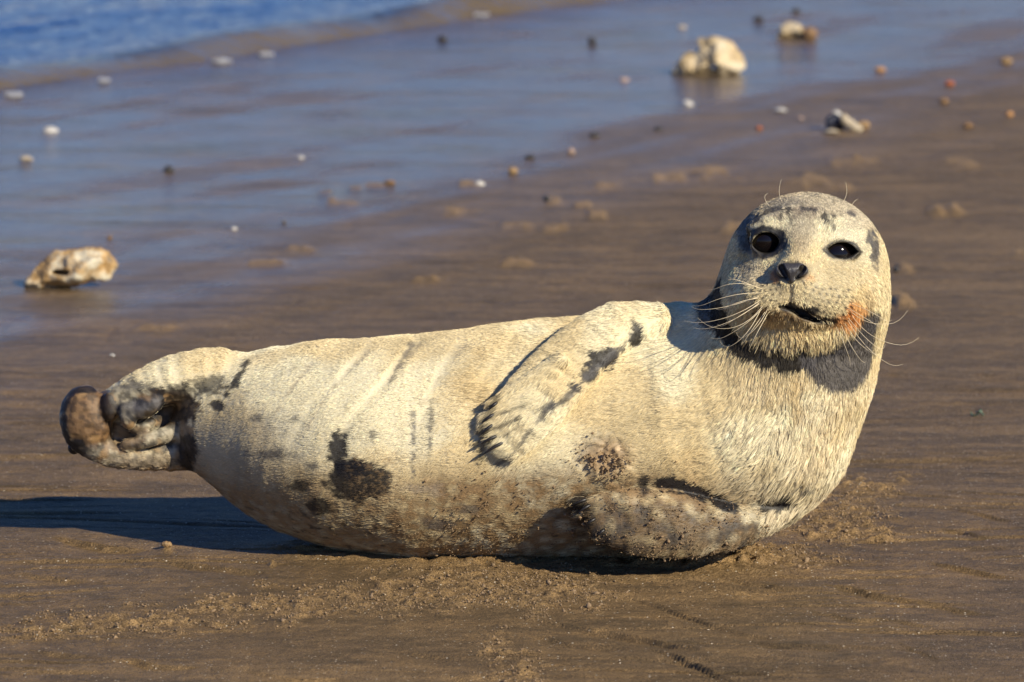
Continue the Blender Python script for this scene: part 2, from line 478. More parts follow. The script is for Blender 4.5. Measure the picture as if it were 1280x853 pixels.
# ------------------------------------------------------------------ coat colours (base colours, with shade of the flank folds painted in)
CREAM = np.array([.72, .585, .34]); PALE = np.array([.83, .755, .53]); WARM = np.array([.62, .45, .21])
SAND = np.array([.30, .195, .095]); BLACK = np.array([.009, .008, .010]); GREYD = np.array([.085, .078, .077])
BROWN = np.array([.20, .105, .04]); ORANGE = np.array([.75, .27, .06]); TAUPE = np.array([.36, .29, .21])
def seg_dist(px, py, pts):
    d = np.full(px.shape, 1e9)
    for (x0, y0), (x1, y1) in zip(pts[:-1], pts[1:]):
        dx, dy = x1 - x0, y1 - y0
        t = np.clip(((px - x0) * dx + (py - y0) * dy) / (dx * dx + dy * dy + 1e-9), 0, 1)
        d = np.minimum(d, np.hypot(px - x0 - t * dx, py - y0 - t * dy))
    return d
def inpoly(px, py, poly):
    c = np.zeros(px.shape, bool); n = len(poly)
    for i in range(n):
        x0, y0 = poly[i]; x1, y1 = poly[(i + 1) % n]
        m = ((y0 > py) != (y1 > py)) & (px < (x1 - x0) * (py - y0) / (y1 - y0 + 1e-9) + x0)
        c ^= m
    return c
def polysd(px, py, poly):
    d = seg_dist(px, py, poly + [poly[0]]); return np.where(inpoly(px, py, poly), -d, d)
# (kind, geometry, colour, strength, edge softness in survey units, edge raggedness)
ELL = [
    (450, 602, 42, 27, BLACK, .95, 6, 7), (424, 562, 13, 24, BLACK, .95, 5, 6), (440, 585, 22, 14, BLACK, .9, 5, 5),
    (402, 632, 20, 11, BLACK, .85, 6, 5), (374, 608, 13, 8, BLACK, .8, 5, 5), (342, 568, 24, 6, GREYD, .8, 6, 5), (322, 522, 7, 6, GREYD, .6, 4, 3),
    (372, 524, 6, 5, GREYD, .6, 4, 3), (393, 583, 8, 4, GREYD, .7, 4, 3), (467, 545, 4, 6, GREYD, .6, 3, 3), (585, 637, 14, 6, GREYD, .6, 6, 6),
    (550, 656, 20, 6, GREYD, .7, 6, 6), (530, 610, 24, 6, TAUPE, .6, 10, 8), (273, 507, 8, 8, BLACK, .9, 4, 3), (234, 566, 13, 24, BLACK, .92, 6, 4),
    # upper fore flipper
    (796, 417, 9, 15, BLACK, .95, 4, 5), (754, 449, 19, 13, BLACK * 1.3, .95, 4, 8), (736, 468, 12, 9, BLACK * 1.5, .92, 4, 6), (720, 484, 12, 6, BLACK * 2, .92, 4, 6),
    (690, 506, 7, 6, GREYD, .8, 3, 4), (771, 441, 5, 7, GREYD, .7, 3, 3),
    # lower fore flipper and chest
    (806, 606, 8, 13, BLACK, .9, 4, 4), (917, 634, 9, 9, BLACK, .95, 3, 4), (968, 632, 26, 9, BLACK, .93, 4, 5), (985, 628, 14, 9, BLACK, .9, 4, 4), (1006, 611, 14, 5, GREYD, .8, 4, 4),
    (722, 630, 14, 12, BLACK, .8, 5, 4),
    # head
    (955, 302, 29, 20, BLACK, .98, 4, 3), (976, 310, 8, 6, GREYD * .6, .8, 4, 3), (940, 316, 12, 8, GREYD, .7, 5, 3), (1053, 313, 21, 11.5, BLACK, .95, 3, 1),     (1012, 263, 15, 4, TAUPE * .7, .7, 4, 3), (1063, 267, 7, 4, GREYD, .6, 4, 3), (938, 276, 15, 8, GREYD, .75, 6, 4), (930, 290, 9, 26, BLACK, .8, 6, 4),
    (1004, 290, 14, 30, TAUPE, .55, 12, 6), (1008, 255, 85, 20, TAUPE * 1.05, .65, 16, 8), (1075, 275, 25, 14, TAUPE * 1.1, .5, 12, 6),
    (933, 333, 9, 14, GREYD, .55, 7, 5), (946, 345, 22, 14, TAUPE, .45, 10, 6), (932, 321, 12, 5, WARM, .8, 5, 3),
    (1093, 312, 5, 23, GREYD, .9, 4, 3), (1088, 298, 5, 9, GREYD, .8, 4, 3), (1086, 392, 6, 26, TAUPE * .6, .7, 5, 4),
    (1070, 388, 13, 13, ORANGE, .85, 7, 4), (1058, 402, 18, 9, ORANGE, .75, 7, 4), (1078, 378, 14, 22, WARM, .5, 8, 4), (969, 346, 6, 9, ORANGE * .6, .7, 4, 3), (1010, 347, 8, 5, ORANGE, .35, 4, 3),
    (962, 393, 22, 7, BROWN, .85, 5, 4), (1008, 398, 22, 8, BROWN * .5, .9, 5, 3), (964, 406, 20, 6, WARM, .6, 7, 4), (1000, 410, 60, 10, WARM, .35, 12, 6),
    (990, 340, 22, 12, BLACK, .95, 4, 2), (996, 497, 8, 30, WARM, .5, 6, 4), (1010, 388, 18, 6, BLACK, .95, 3, 2),
    # hind flippers
    (165, 497, 60, 18, GREYD, .55, 16, 14), (112, 520, 34, 42, BROWN, .95, 8, 5), (150, 545, 34, 20, BROWN, .7, 10, 8), (95, 562, 14, 14, BLACK, .98, 4, 2),
    (210, 510, 42, 24, BROWN * .35, .92, 8, 5), (135, 510, 12, 20, BLACK, .85, 6, 4), (165, 515, 18, 16, GREYD, .8, 6, 5), (262, 482, 26, 12, BLACK, .75, 8, 9), (230, 488, 30, 7, BLACK, .6, 6, 8),
    (185, 505, 22, 10, GREYD * 1.4, .9, 5, 3), (120, 566, 20, 12, GREYD, .6, 7, 6), (205, 558, 30, 5, GREYD, .7, 5, 4), (170, 580, 30, 6, TAUPE, .5, 6, 6),
    (155, 470, 14, 7, GREYD, .5, 5, 6), (170, 482, 16, 6, GREYD, .6, 5, 6),
]
STROKE = [
    ([(888, 350), (893, 380), (903, 408), (925, 432), (955, 446), (985, 452), (1010, 448)], 13, BLACK, .96, 5, 5),
    ([(880, 362), (886, 400)], 12, BLACK, .9, 6, 5),
    ([(1010, 448), (1045, 438), (1075, 420), (1092, 395)], 8, GREYD, .9, 5, 4),
    ([(828, 603), (860, 610), (890, 621), (912, 632)], 9, BLACK, .96, 3, 5),
    ([(780, 434), (752, 456), (722, 483), (697, 506), (683, 512)], 4, GREYD * .8, .8, 3, 4),
    ([(683, 515), (660, 545), (640, 570), (625, 578)], 2.2, GREYD, .7, 2.5, 3),
    ([(622, 496), (609, 520), (604, 545), (606, 572)], 5, BLACK, .6, 4, 6), ([(655, 507), (612, 522)], 2, BLACK, .7, 3, 3), ([(650, 522), (607, 540)], 2, BLACK, .7, 3, 3), ([(646, 535), (606, 556)], 2, BLACK, .7, 3, 3),
    ([(735, 617), (722, 632), (736, 655), (756, 676), (780, 686)], 5, BLACK, .6, 5, 6),
    ([(515, 432), (497, 462), (488, 485)], 2.5, GREYD, .65, 3, 4), ([(518, 520), (517, 595)], 2, GREYD, .6, 2.5, 4), ([(541, 520), (536, 590)], 1.6, GREYD, .5, 2.5, 4),  # first stroke paints shade into a flank fold
    ([(311, 452), (298, 475), (282, 492)], 4, BLACK, .85, 3, 4),
    ([(118, 487), (92, 487), (80, 505), (79, 530), (86, 556)], 4.5, BLACK, .9, 3, 2),
    ([(200, 492), (204, 505), (190, 524), (172, 530), (160, 518)], 3, BLACK, .85, 2.5, 2),
    ([(978, 385), (990, 387), (1006, 396), (1022, 401), (1042, 401)], 4, BLACK, .95, 2.5, 1),
    ([(989, 350), (988, 380)], 1.6, GREYD, .8, 1.5, 1),
    ([(988, 260), (986, 276)], 3.6, GREYD * .4, .85, 5, 5), ([(979, 266), (975, 276)], 1.6, GREYD * .5, .7, 4, 4),
    ([(1030, 270), (1036, 279)], 4.0, GREYD * .4, .85, 5, 5), ([(1042, 274), (1041, 283)], 3.0, GREYD * .4, .8, 5, 5),
    ([(1003, 261), (1020, 264)], 2.2, GREYD, .8, 2, 2), ([(1060, 266), (1068, 270)], 2.0, GREYD, .8, 2, 1.5), ([(941, 283), (948, 272), (962, 264), (975, 261)], 3.0, BLACK, .75, 2.5, 2.5),
    ([(1029, 313), (1038, 305), (1052, 301), (1066, 304), (1077, 315)], 1.6, BLACK, .85, 2, 1), ([(1029, 313), (1040, 321), (1056, 324), (1070, 322), (1077, 315)], 1.6, BLACK, .85, 2, 1),
    ([(958, 322), (975, 312), (984, 300)], 2.0, GREYD, .7, 3, 2),
]
STROKE += [([(528, 430), (500, 462), (478, 488)], 1.2, TAUPE, .45, 2.5, 4), ([(465, 436), (430, 472), (402, 506), (378, 545)], 1.2, TAUPE, .5, 2.5, 4), ([(400, 446), (370, 480), (346, 515)], 1.2, TAUPE, .45, 2.5, 4), ([(585, 430), (552, 470), (530, 505)], 1, TAUPE, .35, 2.5, 4), ([(541, 500), (538, 600)], 1.4, GREYD, .5, 2, 5), ([(518, 512), (516, 605)], 1.4, GREYD, .55, 2, 5), ([(560, 520), (558, 580)], 1, TAUPE, .4, 2, 5)]  # slanted tan lines paint the shading of the flank creases into the coat
GREYPATCH = [(1000, 446), (1030, 440), (1062, 428), (1086, 400), (1096, 392), (1094, 430), (1086, 462), (1072, 484), (1050, 491), (1030, 484), (1014, 470), (1003, 460)]
def pad_dots():
    L = []
    for r in range(6):
        for c in range(8):
            L.append((1004 + c * 8.2 + (r % 2) * 3 + rng.normal() * .8, 356 + r * 7.2 + c * 1.6 - (c - 3.5) ** 2 * .35 + rng.normal() * .8))
    for r in range(6):
        for c in range(5):
            L.append((974 - c * 7.4 - (r % 2) * 3 + rng.normal() * .8, 354 + r * 7.0 + c * 1.2 + rng.normal() * .8))
    return np.array(L)
DOTS = pad_dots()
def paint(p, n):
    """coat colour at a point of the coat"""
    px, py = pix(p); x, y, z = p[:, 0], p[:, 1], p[:, 2]
    front = sstep(-.05, .12, -n[:, 1] * 1.0 + 0.25 * n[:, 2])
    n1 = fbm(x * 14, y * 14, z * 14, 3); n2 = noise3(x * 60, y * 60, z * 60); n3 = noise3(x * 170, y * 170, z * 170)
    c = CREAM[None] * (1 + .10 * n1[:, None]) + 0 * p
    c = c + (PALE - c) * (sstep(-.1, .5, fbm(x * 7 + 4, y * 7, z * 7, 2)) * .8)[:, None]
    c = c + (WARM - c) * (sstep(.15, .8, fbm(x * 9 + 9, y * 9, z * 9, 3)) * .38)[:, None]
    chest = sstep(880, 980, px) * sstep(450, 500, py)
    c = c + (np.array([.80, .68, .46]) - c) * (chest * .7 * sstep(-.5, .4, n1))[:, None]
    grey = sstep(420, 300, px) * sstep(500, 540, py) + sstep(.2, .6, fbm(x * 5 + 30, y * 5, z * 5, 2)) * .3
    c = c + (np.array([.45, .39, .29]) - c) * np.clip(grey * .55, 0, 1)[:, None]
    # damp sand clinging to the belly and the lower flipper
    low = sstep(.165, .085, z + .022 * n1 + .012 * n2 + .02 * noise3(x * 5, y * 3, z * 3)) * (1 - .75 * sstep(900, 990, px))
    side = sstep(555, 640, py + 16 * n1) * sstep(470, 590, px) * (1 - sstep(860, 930, px)) * .75
    sd_ = np.clip(low * .95 + side, 0, 1) * np.clip(.85 + .6 * n2 + .3 * n3, 0, 1)
    flip = sstep(620, 642, py - .22 * np.maximum(px - 860, 0) + 8 * n2) * sstep(715, 730, px) * (1 - sstep(940, 1000, px)) * (p[:, 1] < -.12) * np.clip(1.0 + .4 * n2, 0, 1)
    clump = np.exp(-(((px - 758) / 36) ** 2 + ((py - 572) / 30) ** 2) ** 2) * front
    s_ = np.clip(np.maximum.reduce([sd_, flip, clump]), 0, 1)
    scol = SAND * .85 + 0 * p
    scol = scol + (np.array([.165, .112, .060]) - scol) * (flip * .9)[:, None]
    scol = scol + (np.array([.36, .245, .13]) - scol) * clump[:, None]
    scol = scol * (1 + .45 * n3 + .3 * n2)[:, None]
    scol = scol + (np.array([.09, .07, .05]) - scol) * (sstep(-.1, .6, noise3(x * 45 + 7, y * 45, z * 45) + .7 * n3) * flip)[:, None]
    c = c + (scol - c) * s_[:, None]
    w1 = noise3(x * 75 + 3, y * 75, z * 75); w2 = noise3(x * 200, y * 200, z * 200 + 3)
    wob = w1 * .8 + w2 * .6
    scab = sstep(.25, .7, noise3(x * 110 + 9, y * 110, z * 110)) * sstep(.110, .05, z) * .8
    c = c + (np.array([.05, .04, .03]) - c) * scab[:, None]
    for cx, cy, rx, ry, col, st, soft, rag in ELL:
        m = (np.abs(px - cx) < rx + soft * 3 + rag * 2) & (np.abs(py - cy) < ry + soft * 3 + rag * 2)
        if not m.any(): continue
        dx = (px[m] - cx) / rx; dy = (py[m] - cy) / ry
        d = (np.hypot(dx, dy) - 1) * min(rx, ry) + wob[m] * rag
        a = sstep(soft * .5, -soft * .5, d) * st * front[m]
        c[m] += (col - c[m]) * a[:, None]
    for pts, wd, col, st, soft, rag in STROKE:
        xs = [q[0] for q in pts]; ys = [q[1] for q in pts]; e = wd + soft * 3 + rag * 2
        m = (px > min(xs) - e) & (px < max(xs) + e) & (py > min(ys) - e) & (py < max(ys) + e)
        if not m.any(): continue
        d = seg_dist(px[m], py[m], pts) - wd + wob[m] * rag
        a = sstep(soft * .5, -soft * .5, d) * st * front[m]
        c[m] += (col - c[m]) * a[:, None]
    m = (px > 400) & (px < 500) & (py > 565) & (py < 635)
    if m.any():      # sand grains caught in the dark scab
        k = sstep(.15, .5, noise3(x[m] * 230, y[m] * 230, z[m] * 230) + .3 * n1[m]) * .55 * sstep(425, 450, px[m])
        c[m] += (SAND - c[m]) * k[:, None]
    m = (px < 245) & (py > 487)
    if m.any():      # mottled leather of the webs
        k = sstep(-.25, .45, noise3(x[m] * 100, y[m] * 100, z[m] * 100) + .7 * noise3(x[m] * 230, y[m] * 230, z[m] * 230))
        c[m] *= (1 - .55 * k)[:, None]
        k = sstep(.2, .7, noise3(x[m] * 60 + 5, y[m] * 60, z[m] * 60 + 9)) * .6
        c[m] += (np.array([.42, .25, .10]) - c[m]) * k[:, None] * (c[m].mean(1) > .04)[:, None]
    m = (px > 980) & (px < 1120) & (py > 370) & (py < 510)
    if m.any():
        d = polysd(px[m], py[m], GREYPATCH) + wob[m] * 3
        a = sstep(2.5, -2.5, d) * .95 * front[m]
        g = GREYD[None] * (1.15 + .5 * n3[m])[:, None]
        c[m] += (g - c[m]) * a[:, None]
    m = (px > 925) & (px < 1085) & (py > 340) & (py < 415)
    if m.any():
        q = np.stack([px[m], py[m]], 1)
        d = np.min(np.hypot(q[:, None, 0] - DOTS[None, :, 0], q[:, None, 1] - DOTS[None, :, 1]), 1)
        a = sstep(2.5, 1.1, d) * .9 * front[m]
        c[m] += (BLACK - c[m]) * a[:, None]
    return np.clip(c, .005, .9)

# ------------------------------------------------------------------ lie of the coat (survey directions, right and down)
FLOW = np.array([  # px, py, dx, dy, length m
    (120, 480, -1, .2, .004), (200, 450, -1, .15, .007), (290, 450, -1, .2, .007), (180, 580, -1, .0, .006),
    (350, 470, -1, .30, .007), (350, 600, -1, .25, .007), (450, 450, -1, .18, .006), (450, 560, -1, .22, .008), (450, 660, -1, .2, .008),
    (560, 430, -1, .1, .006), (560, 550, -1, .2, .007), (560, 660, -1, .2, .007), (660, 420, -1, .3, .009), (660, 640, -1, .2, .007), (760, 660, -1, .2, .008),
    (800, 400, -.8, .5, .009), (740, 440, -.8, .65, .009), (680, 490, -.75, .7, .010), (630, 550, -.7, .6, .012), (610, 530, -.9, .5, .012),
    (820, 470, -1, .25, .009), (800, 540, -1, .35, .010), (740, 590, -.9, .5, .008), (900, 480, -.9, .55, .011), (880, 570, -1, .45, .013), (930, 600, -.9, .6, .019),
    (960, 540, -.6, 1, .018), (980, 610, -.5, 1, .022), (1020, 570, -.35, 1, .022), (1060, 530, -.25, 1, .019), (1000, 500, -.15, 1, .018), (950, 480, -.5, 1, .015), (1040, 600, -.4, 1, .014),
    (1090, 480, 0, 1, .012), (1105, 420, 0, 1, .009), (1050, 460, 0, 1, .006), (930, 440, -.5, 1, .013), (980, 455, -.1, 1, .014), (890, 400, -.9, .6, .008),
    (760, 620, -1, .2, .006), (840, 650, -1, .3, .010), (850, 615, -1, .25, .007), (930, 650, -1, -.05, .008), (730, 640, -1, .3, .014),
    (990, 352, 0, 1, .002), (962, 365, -.7, .5, .003), (945, 385, -.8, .7, .005), (1025, 362, .8, .35, .003), (1055, 385, .9, .5, .005), (1030, 395, .4, .8, .004),
    (990, 412, -.05, 1, .010), (960, 420, -.4, 1, .014), (1000, 432, 0, 1, .014), (1040, 418, .3, 1, .015), (1070, 405, .4, 1, .011), (925, 410, -.6, 1, .013), (975, 435, -.1, 1, .014), (1055, 430, .2, 1, .012),
    (915, 360, -1, .5, .007), (930, 330, -1, .2, .005), (955, 325, -.5, .8, .003), (935, 300, -1, -.2, .004), (955, 282, -.3, -1, .004), (990, 300, -.1, -1, .003), (1005, 320, .1, -1, .002),
    (985, 262, -.2, -1, .005), (1037, 275, .3, -1, .006), (1020, 250, .1, -1, .005), (950, 258, -.6, -.8, .005), (1060, 290, .5, -.8, .004), (1080, 275, .8, -.6, .005), (1090, 320, 1, .4, .004),
    (1050, 335, .6, .8, .003), (1075, 350, .8, .6, .005), (1100, 360, .6, 1, .007), (1100, 400, .3, 1, .009), (1090, 390, .4, 1, .010),
], float)
def flow(p):
    px, py = pix(p)
    acc = np.zeros((len(p), 3)); wt = np.zeros(len(p))
    for f in FLOW:
        w_ = 1.0 / ((px - f[0]) ** 2 + (py - f[1]) ** 2 + 60) ** 1.7
        l = math.hypot(f[2], f[3])
        acc[:, 0] += w_ * f[2] / l; acc[:, 1] += w_ * f[3] / l; acc[:, 2] += w_ * f[4]; wt += w_
    acc /= wt[:, None]
    v = np.stack([acc[:, 0], np.zeros(len(p)), -acc[:, 1]], 1)
    return v, acc[:, 2]

# ------------------------------------------------------------------ build the seal
H_BODY = 0.0029
V, Q = surface_net(sdf_seal, (-.72, -.36, -.02), (.60, .24, .56), H_BODY)
N = grad(sdf_seal, V, .0015)
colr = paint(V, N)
vx, vy = pix(V)

mt = NT('seal_skin'); 
mt.link(mt.attr('tint'), mt.b.inputs['Base Color']); mt.b.inputs['Roughness'].default_value = .55
nz = mt.noise(420, 3, .6, mt.mapping((1, 1, 1))); nz2 = mt.noise(1400, 2, .6, mt.mapping((1, 1, 1)))
mt.link(mt.bump(nz2.outputs[0], .5, .0006, mt.bump(nz.outputs[0], .5, .0012)), mt.b.inputs['Normal'])
seal_label = 'young cream seal with dark spots lying on its side on the wet sand, head raised'
seal = bpy.data.objects.new('seal', None); COL.objects.link(seal); seal.location = (0, 0, 0); seal.empty_display_size = .1
tag(seal, seal_label, 'seal')
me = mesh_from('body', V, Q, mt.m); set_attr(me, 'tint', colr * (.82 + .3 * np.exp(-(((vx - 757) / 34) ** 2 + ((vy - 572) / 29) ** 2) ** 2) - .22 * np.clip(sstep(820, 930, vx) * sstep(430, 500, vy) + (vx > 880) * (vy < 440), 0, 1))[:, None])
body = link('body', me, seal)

# fur
tri = np.concatenate([Q[:, [0, 1, 2]], Q[:, [0, 2, 3]]])
A, B, C_ = V[tri[:, 0]], V[tri[:, 1]], V[tri[:, 2]]
area = np.linalg.norm(np.cross(B - A, C_ - A), axis=1) * .5
tc = (A + B + C_) / 3; tn = N[tri].mean(1)
tpx, tpy = pix(tc)
view = ((CAM - tc) * tn).sum(1) / np.linalg.norm(CAM - tc, axis=1)
dens = np.where(view > -.15, 1.0, .22)
headm = (tpx > 890) & (tpy < 500)
dens *= np.where(headm, 1.6, 1.0)
inner = (tpx < 245) & (tpy > 487) & (tpy < 562)          # bare leather of the hind webs
dens *= np.where(inner, .06, 1.0) * np.where((tpx < 125), .12, 1)
dens *= np.where(tc[:, 2] < .004, 0, 1)
# bare: nose, eyes, mouth
bare = np.zeros(len(tc), bool)
for c, R, q, rx, rz, ro in EYES:
    bare |= np.linalg.norm((tc - q) / np.array([rx * 1.15, .04, rz * 1.3]), axis=1) < 1
bare |= np.linalg.norm((tc - NOSE) / np.array([19 * hs, .05, 11 * hs]), axis=1) < 1
bare |= (seg_dist(tpx, tpy, [(980, 385), (993, 389), (1006, 397), (1024, 402)]) < 4) & (view > 0)
dens[bare] = 0
dens *= 1 - .93 * np.exp(-(((tpx - 757) / 36) ** 2 + ((tpy - 572) / 31) ** 2) ** 2) * (view > 0)
NF = 400000
cdf = np.cumsum(area * dens); cdf /= cdf[-1]
ti = np.searchsorted(cdf, rng.random(NF)); ti = np.minimum(ti, len(tri) - 1)
u_ = rng.random(NF); v_ = rng.random(NF); sw = u_ + v_ > 1; u_[sw] = 1 - u_[sw]; v_[sw] = 1 - v_[sw]
R0 = A[ti] * (1 - u_ - v_)[:, None] + B[ti] * u_[:, None] + C_[ti] * v_[:, None]
RN = N[tri[ti, 0]] * (1 - u_ - v_)[:, None] + N[tri[ti, 1]] * u_[:, None] + N[tri[ti, 2]] * v_[:, None]
RN /= np.linalg.norm(RN, axis=1, keepdims=True)
fv, fl = flow(R0)
fl = np.maximum(fl, .0042)
jit = np.stack([noise3(R0[:, 0] * 25 + k * 50, R0[:, 1] * 25, R0[:, 2] * 25) for k in range(3)], 1) * .35 + rng.normal(size=(NF, 3)) * .16
T = fv + jit; T -= (T * RN).sum(1)[:, None] * RN; T /= np.linalg.norm(T, axis=1, keepdims=True) + 1e-9
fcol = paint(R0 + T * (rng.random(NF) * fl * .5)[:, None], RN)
fpx, fpy = pix(R0)
lum = fcol.mean(1)
L = fl * (1 - .22 * sstep(.012, .02, fl)) * (.65 + .6 * rng.random(NF)) * np.where(lum < .12, .7, 1.0)
sandy = np.clip(1 - np.abs(fcol - SAND).sum(1) / .25, 0, 1)
L *= 1 - .35 * sandy
stand = np.clip(.22 + .12 * ((fpx > 890) & (fpy < 440)) + .10 * rng.normal(size=NF), .05, .7)             # how far it lifts off the skin
pts = np.zeros((NF, 4, 3))
for k, t in enumerate((0, .33, .68, 1.0)):
    pts[:, k] = R0 + (T * t + RN * (stand * t * (1 - .35 * t))[:, None]) * L[:, None] - RN * .0006
# wet tufts: tips drawn together
ncl = 42000
cidx = rng.choice(NF, ncl, replace=False)
cell = .006
ctip = pts[cidx, 3]; croot = R0[cidx]
kd = kdtree.KDTree(ncl)
for i, q in enumerate(croot): kd.insert(q.tolist(), i)
kd.balance()
# cheap nearest clump: search on a voxel lattice, then reuse for all hairs of the voxel
key = np.floor(R0 / .0016).astype(np.int64); hk = (key[:, 0] * 73856093) ^ (key[:, 1] * 19349663) ^ (key[:, 2] * 83492791)
uk, inv, first = np.unique(hk, return_inverse=True, return_index=True)[0], None, None
uk, first, inv = np.unique(hk, return_index=True, return_inverse=True)
near = np.array([kd.find(R0[i].tolist())[1] for i in first]); cl = near[inv]
camt = np.clip(sstep(.004, .016, L) * .70 + .36, 0, .92) * (.45 + .55 * np.clip(sstep(840, 940, fpx) * sstep(430, 510, fpy) + ((fpx > 890) & (fpy < 450)), 0, 1))
off = pts[:, 3] - (croot[cl] + (pts[cidx[cl], 3] - croot[cl]) * (L / np.maximum(L[cidx[cl]], .003))[:, None])
okc = np.linalg.norm(croot[cl] - R0, axis=1) < .009
for k, t in enumerate((0, .33, .68, 1.0)):
    pts[:, k] -= off * (camt * okc * t ** 1.5 * .85)[:, None]
cw_ = np.clip(sstep(840, 940, fpx) * sstep(430, 510, fpy) + ((fpx > 890) & (fpy < 450)), 0, 1)
shade = 1 + (.11 + .16 * ((fpx > 890) & (fpy < 440))) * rng.normal(size=NF); shade *= 1 + .15 * rng.normal(size=ncl)[cl] * (.30 + .5 * cw_)
fcol2 = np.clip(fcol * np.clip(shade, .5, 1.5)[:, None], .006, .92)

hc = bpy.data.hair_curves.new('fur')
hc.add_curves([4] * NF)
hc.attributes['position'].data.foreach_set('vector', pts.astype(np.float32).ravel())
ra = hc.attributes.get('radius') or hc.attributes.new('radius', 'FLOAT', 'POINT')
rr = np.tile(np.array([.00029, .00029, .00023, .00008], np.float32), NF) * np.repeat((.8 + .4 * rng.random(NF)).astype(np.float32), 4)
ra.data.foreach_set('value', rr)
set_attr(hc, 'tint', fcol2, 'FLOAT_COLOR', 'CURVE')
fm = NT('seal_fur'); fm.link(fm.attr('tint'), fm.b.inputs['Base Color']); fm.b.inputs['Roughness'].default_value = .42
fm.b.inputs['Specular IOR Level'].default_value = .18
hc.materials.append(fm.m)
fur = link('fur', hc, seal); tag(fur, kind='stuff')

# tubes: whiskers and claws
def tube(name, pts, rad, mat, parent, sides=6):
    pts = np.asarray(pts, float); n = len(pts)
    tg = np.gradient(pts, axis=0); tg /= np.linalg.norm(tg, axis=1, keepdims=True) + 1e-9
    up = np.array([0.13, 0.9, 0.3]); VV = []
    for i in range(n):
        s1 = np.cross(tg[i], up); s1 /= np.linalg.norm(s1) + 1e-9; s2 = np.cross(tg[i], s1)
        for j in range(sides):
            a = 2 * PI * j / sides; VV.append(pts[i] + rad[i] * (math.cos(a) * s1 + math.sin(a) * s2))
    FF = [[i * sides + j, i * sides + (j + 1) % sides, (i + 1) * sides + (j + 1) % sides, (i + 1) * sides + j] for i in range(n - 1) for j in range(sides)]
    return link(name, mesh_from(name, VV, FF, mat), parent)
wm = NT('whisker_horn'); wm.b.inputs['Base Color'].default_value = (.72, .6, .4, 1); wm.b.inputs['Roughness'].default_value = .35
SPEC = [  # root, bend, tip
    ((955, 362), (915, 355), (880, 372)), ((953, 366), (905, 372), (862, 392)), ((950, 370), (900, 385), (860, 386)), ((952, 374), (905, 398), (852, 404)),
    ((950, 378), (905, 405), (862, 412)), ((954, 382), (915, 410), (868, 400)), ((953, 386), (925, 410), (884, 432)), ((950, 389), (925, 425), (896, 436)),
    ((957, 390), (935, 420), (924, 438)), ((960, 392), (942, 425), (934, 442)), ((948, 360), (920, 350), (905, 352)), ((948, 373), (918, 380), (890, 395)), ((950, 380), (920, 398), (893, 415)), ((960, 386), (940, 415), (916, 425)),
    ((1062, 388), (1095, 405), (1138, 398)), ((1065, 394), (1100, 425), (1152, 432)), ((1060, 400), (1090, 440), (1132, 465)), ((1058, 384), (1085, 400), (1104, 412)),
    ((1056, 404), (1075, 430), (1100, 446)), ((1064, 380), (1092, 392), (1118, 410)), ((1052, 406), (1066, 436), (1086, 462)), ((1045, 408), (1056, 432), (1066, 462)), ((1060, 397), (1088, 428), (1110, 440)),
    ((978, 252), (974, 240), (977, 224)), ((1052, 254), (1058, 243), (1057, 228)), ((962, 258), (956, 248), (960, 242)), ((1063, 260), (1068, 252), (1072, 250)),
]
rq, rn_, _ = cast(sdf_seal, [s[0] for s in SPEC])
for (a, b, c), q, n in zip(SPEC, rq, rn_):
    long_ = a[1] > 300
    yb = q[1] - (.018 if long_ else .0); yc = q[1] + (.0 if long_ else .004)
    p1 = P(b[0], b[1], yb); p2 = P(c[0], c[1], yc)
    t = np.linspace(0, 1, 14)[:, None]
    q0 = q - n * .002
    ctl = 2 * p1 - .5 * (q0 + p2)
    pp = (1 - t) ** 2 * q0 + 2 * t * (1 - t) * ctl + t * t * p2
    if long_:      # tips hook upwards
        hook = np.clip(t - .72, 0, 1) / .28
        pp = pp + hook ** 2 * np.array([-.004 * np.sign(c[0] - 1000), -.003, .011 * (1 if abs(hash(a)) % 3 else .3)])
    tube('whisker', pp, np.linspace(.00042, .00014, 14), wm.m, seal, 5)

clm = NT('claw_horn'); clm.b.inputs['Base Color'].default_value = (.015, .012, .011, 1); clm.b.inputs['Roughness'].default_value = .45
def claw(base, tip, r=.0032):
    t = np.linspace(0, 1, 8)[:, None]
    mid = (base + tip) / 2 + np.array([0, -.004, .002])
    pp = (1 - t) ** 2 * base + 2 * t * (1 - t) * (2 * mid - .5 * (base + tip)) + t * t * tip
    tube('claw', pp, r * np.array([.8, 1, 1, .95, .85, .65, .4, .05]), clm.m, seal, 8)
UCL = [((622, 503), (611, 513)), ((618, 517), (602, 530)), ((617, 530), (600, 545)), ((622, 545), (600, 556)), ((630, 553), (603, 569))]
LCL = [((734, 622), (716, 632)), ((738, 632), (722, 642)), ((744, 648), (732, 658)), ((756, 662), (746, 672))]
for spec in (UCL, LCL):
    bq, bn, _ = cast(sdf_seal, [s[0] for s in spec])
    for (a, b), q, n in zip(spec, bq, bn):
        claw(q - n * .003, P(b[0], b[1], q[1] - .001), .0024)

# eyes
em = NT('wet_eye'); em.b.inputs['Base Color'].default_value = (.006, .004, .004, 1); em.b.inputs['Roughness'].default_value = .085
em.b.inputs['IOR'].default_value = 1.36
import bmesh
for c, R, *_ in EYES:
    bm = bmesh.new(); bmesh.ops.create_uvsphere(bm, u_segments=40, v_segments=24, radius=R)
    e_ = bpy.data.meshes.new('eye'); bm.to_mesh(e_); bm.free()
    e_.polygons.foreach_set('use_smooth', np.ones(len(e_.polygons), bool)); e_.materials.append(em.m)
    o = link('eye', e_, seal); o.location = c.tolist()

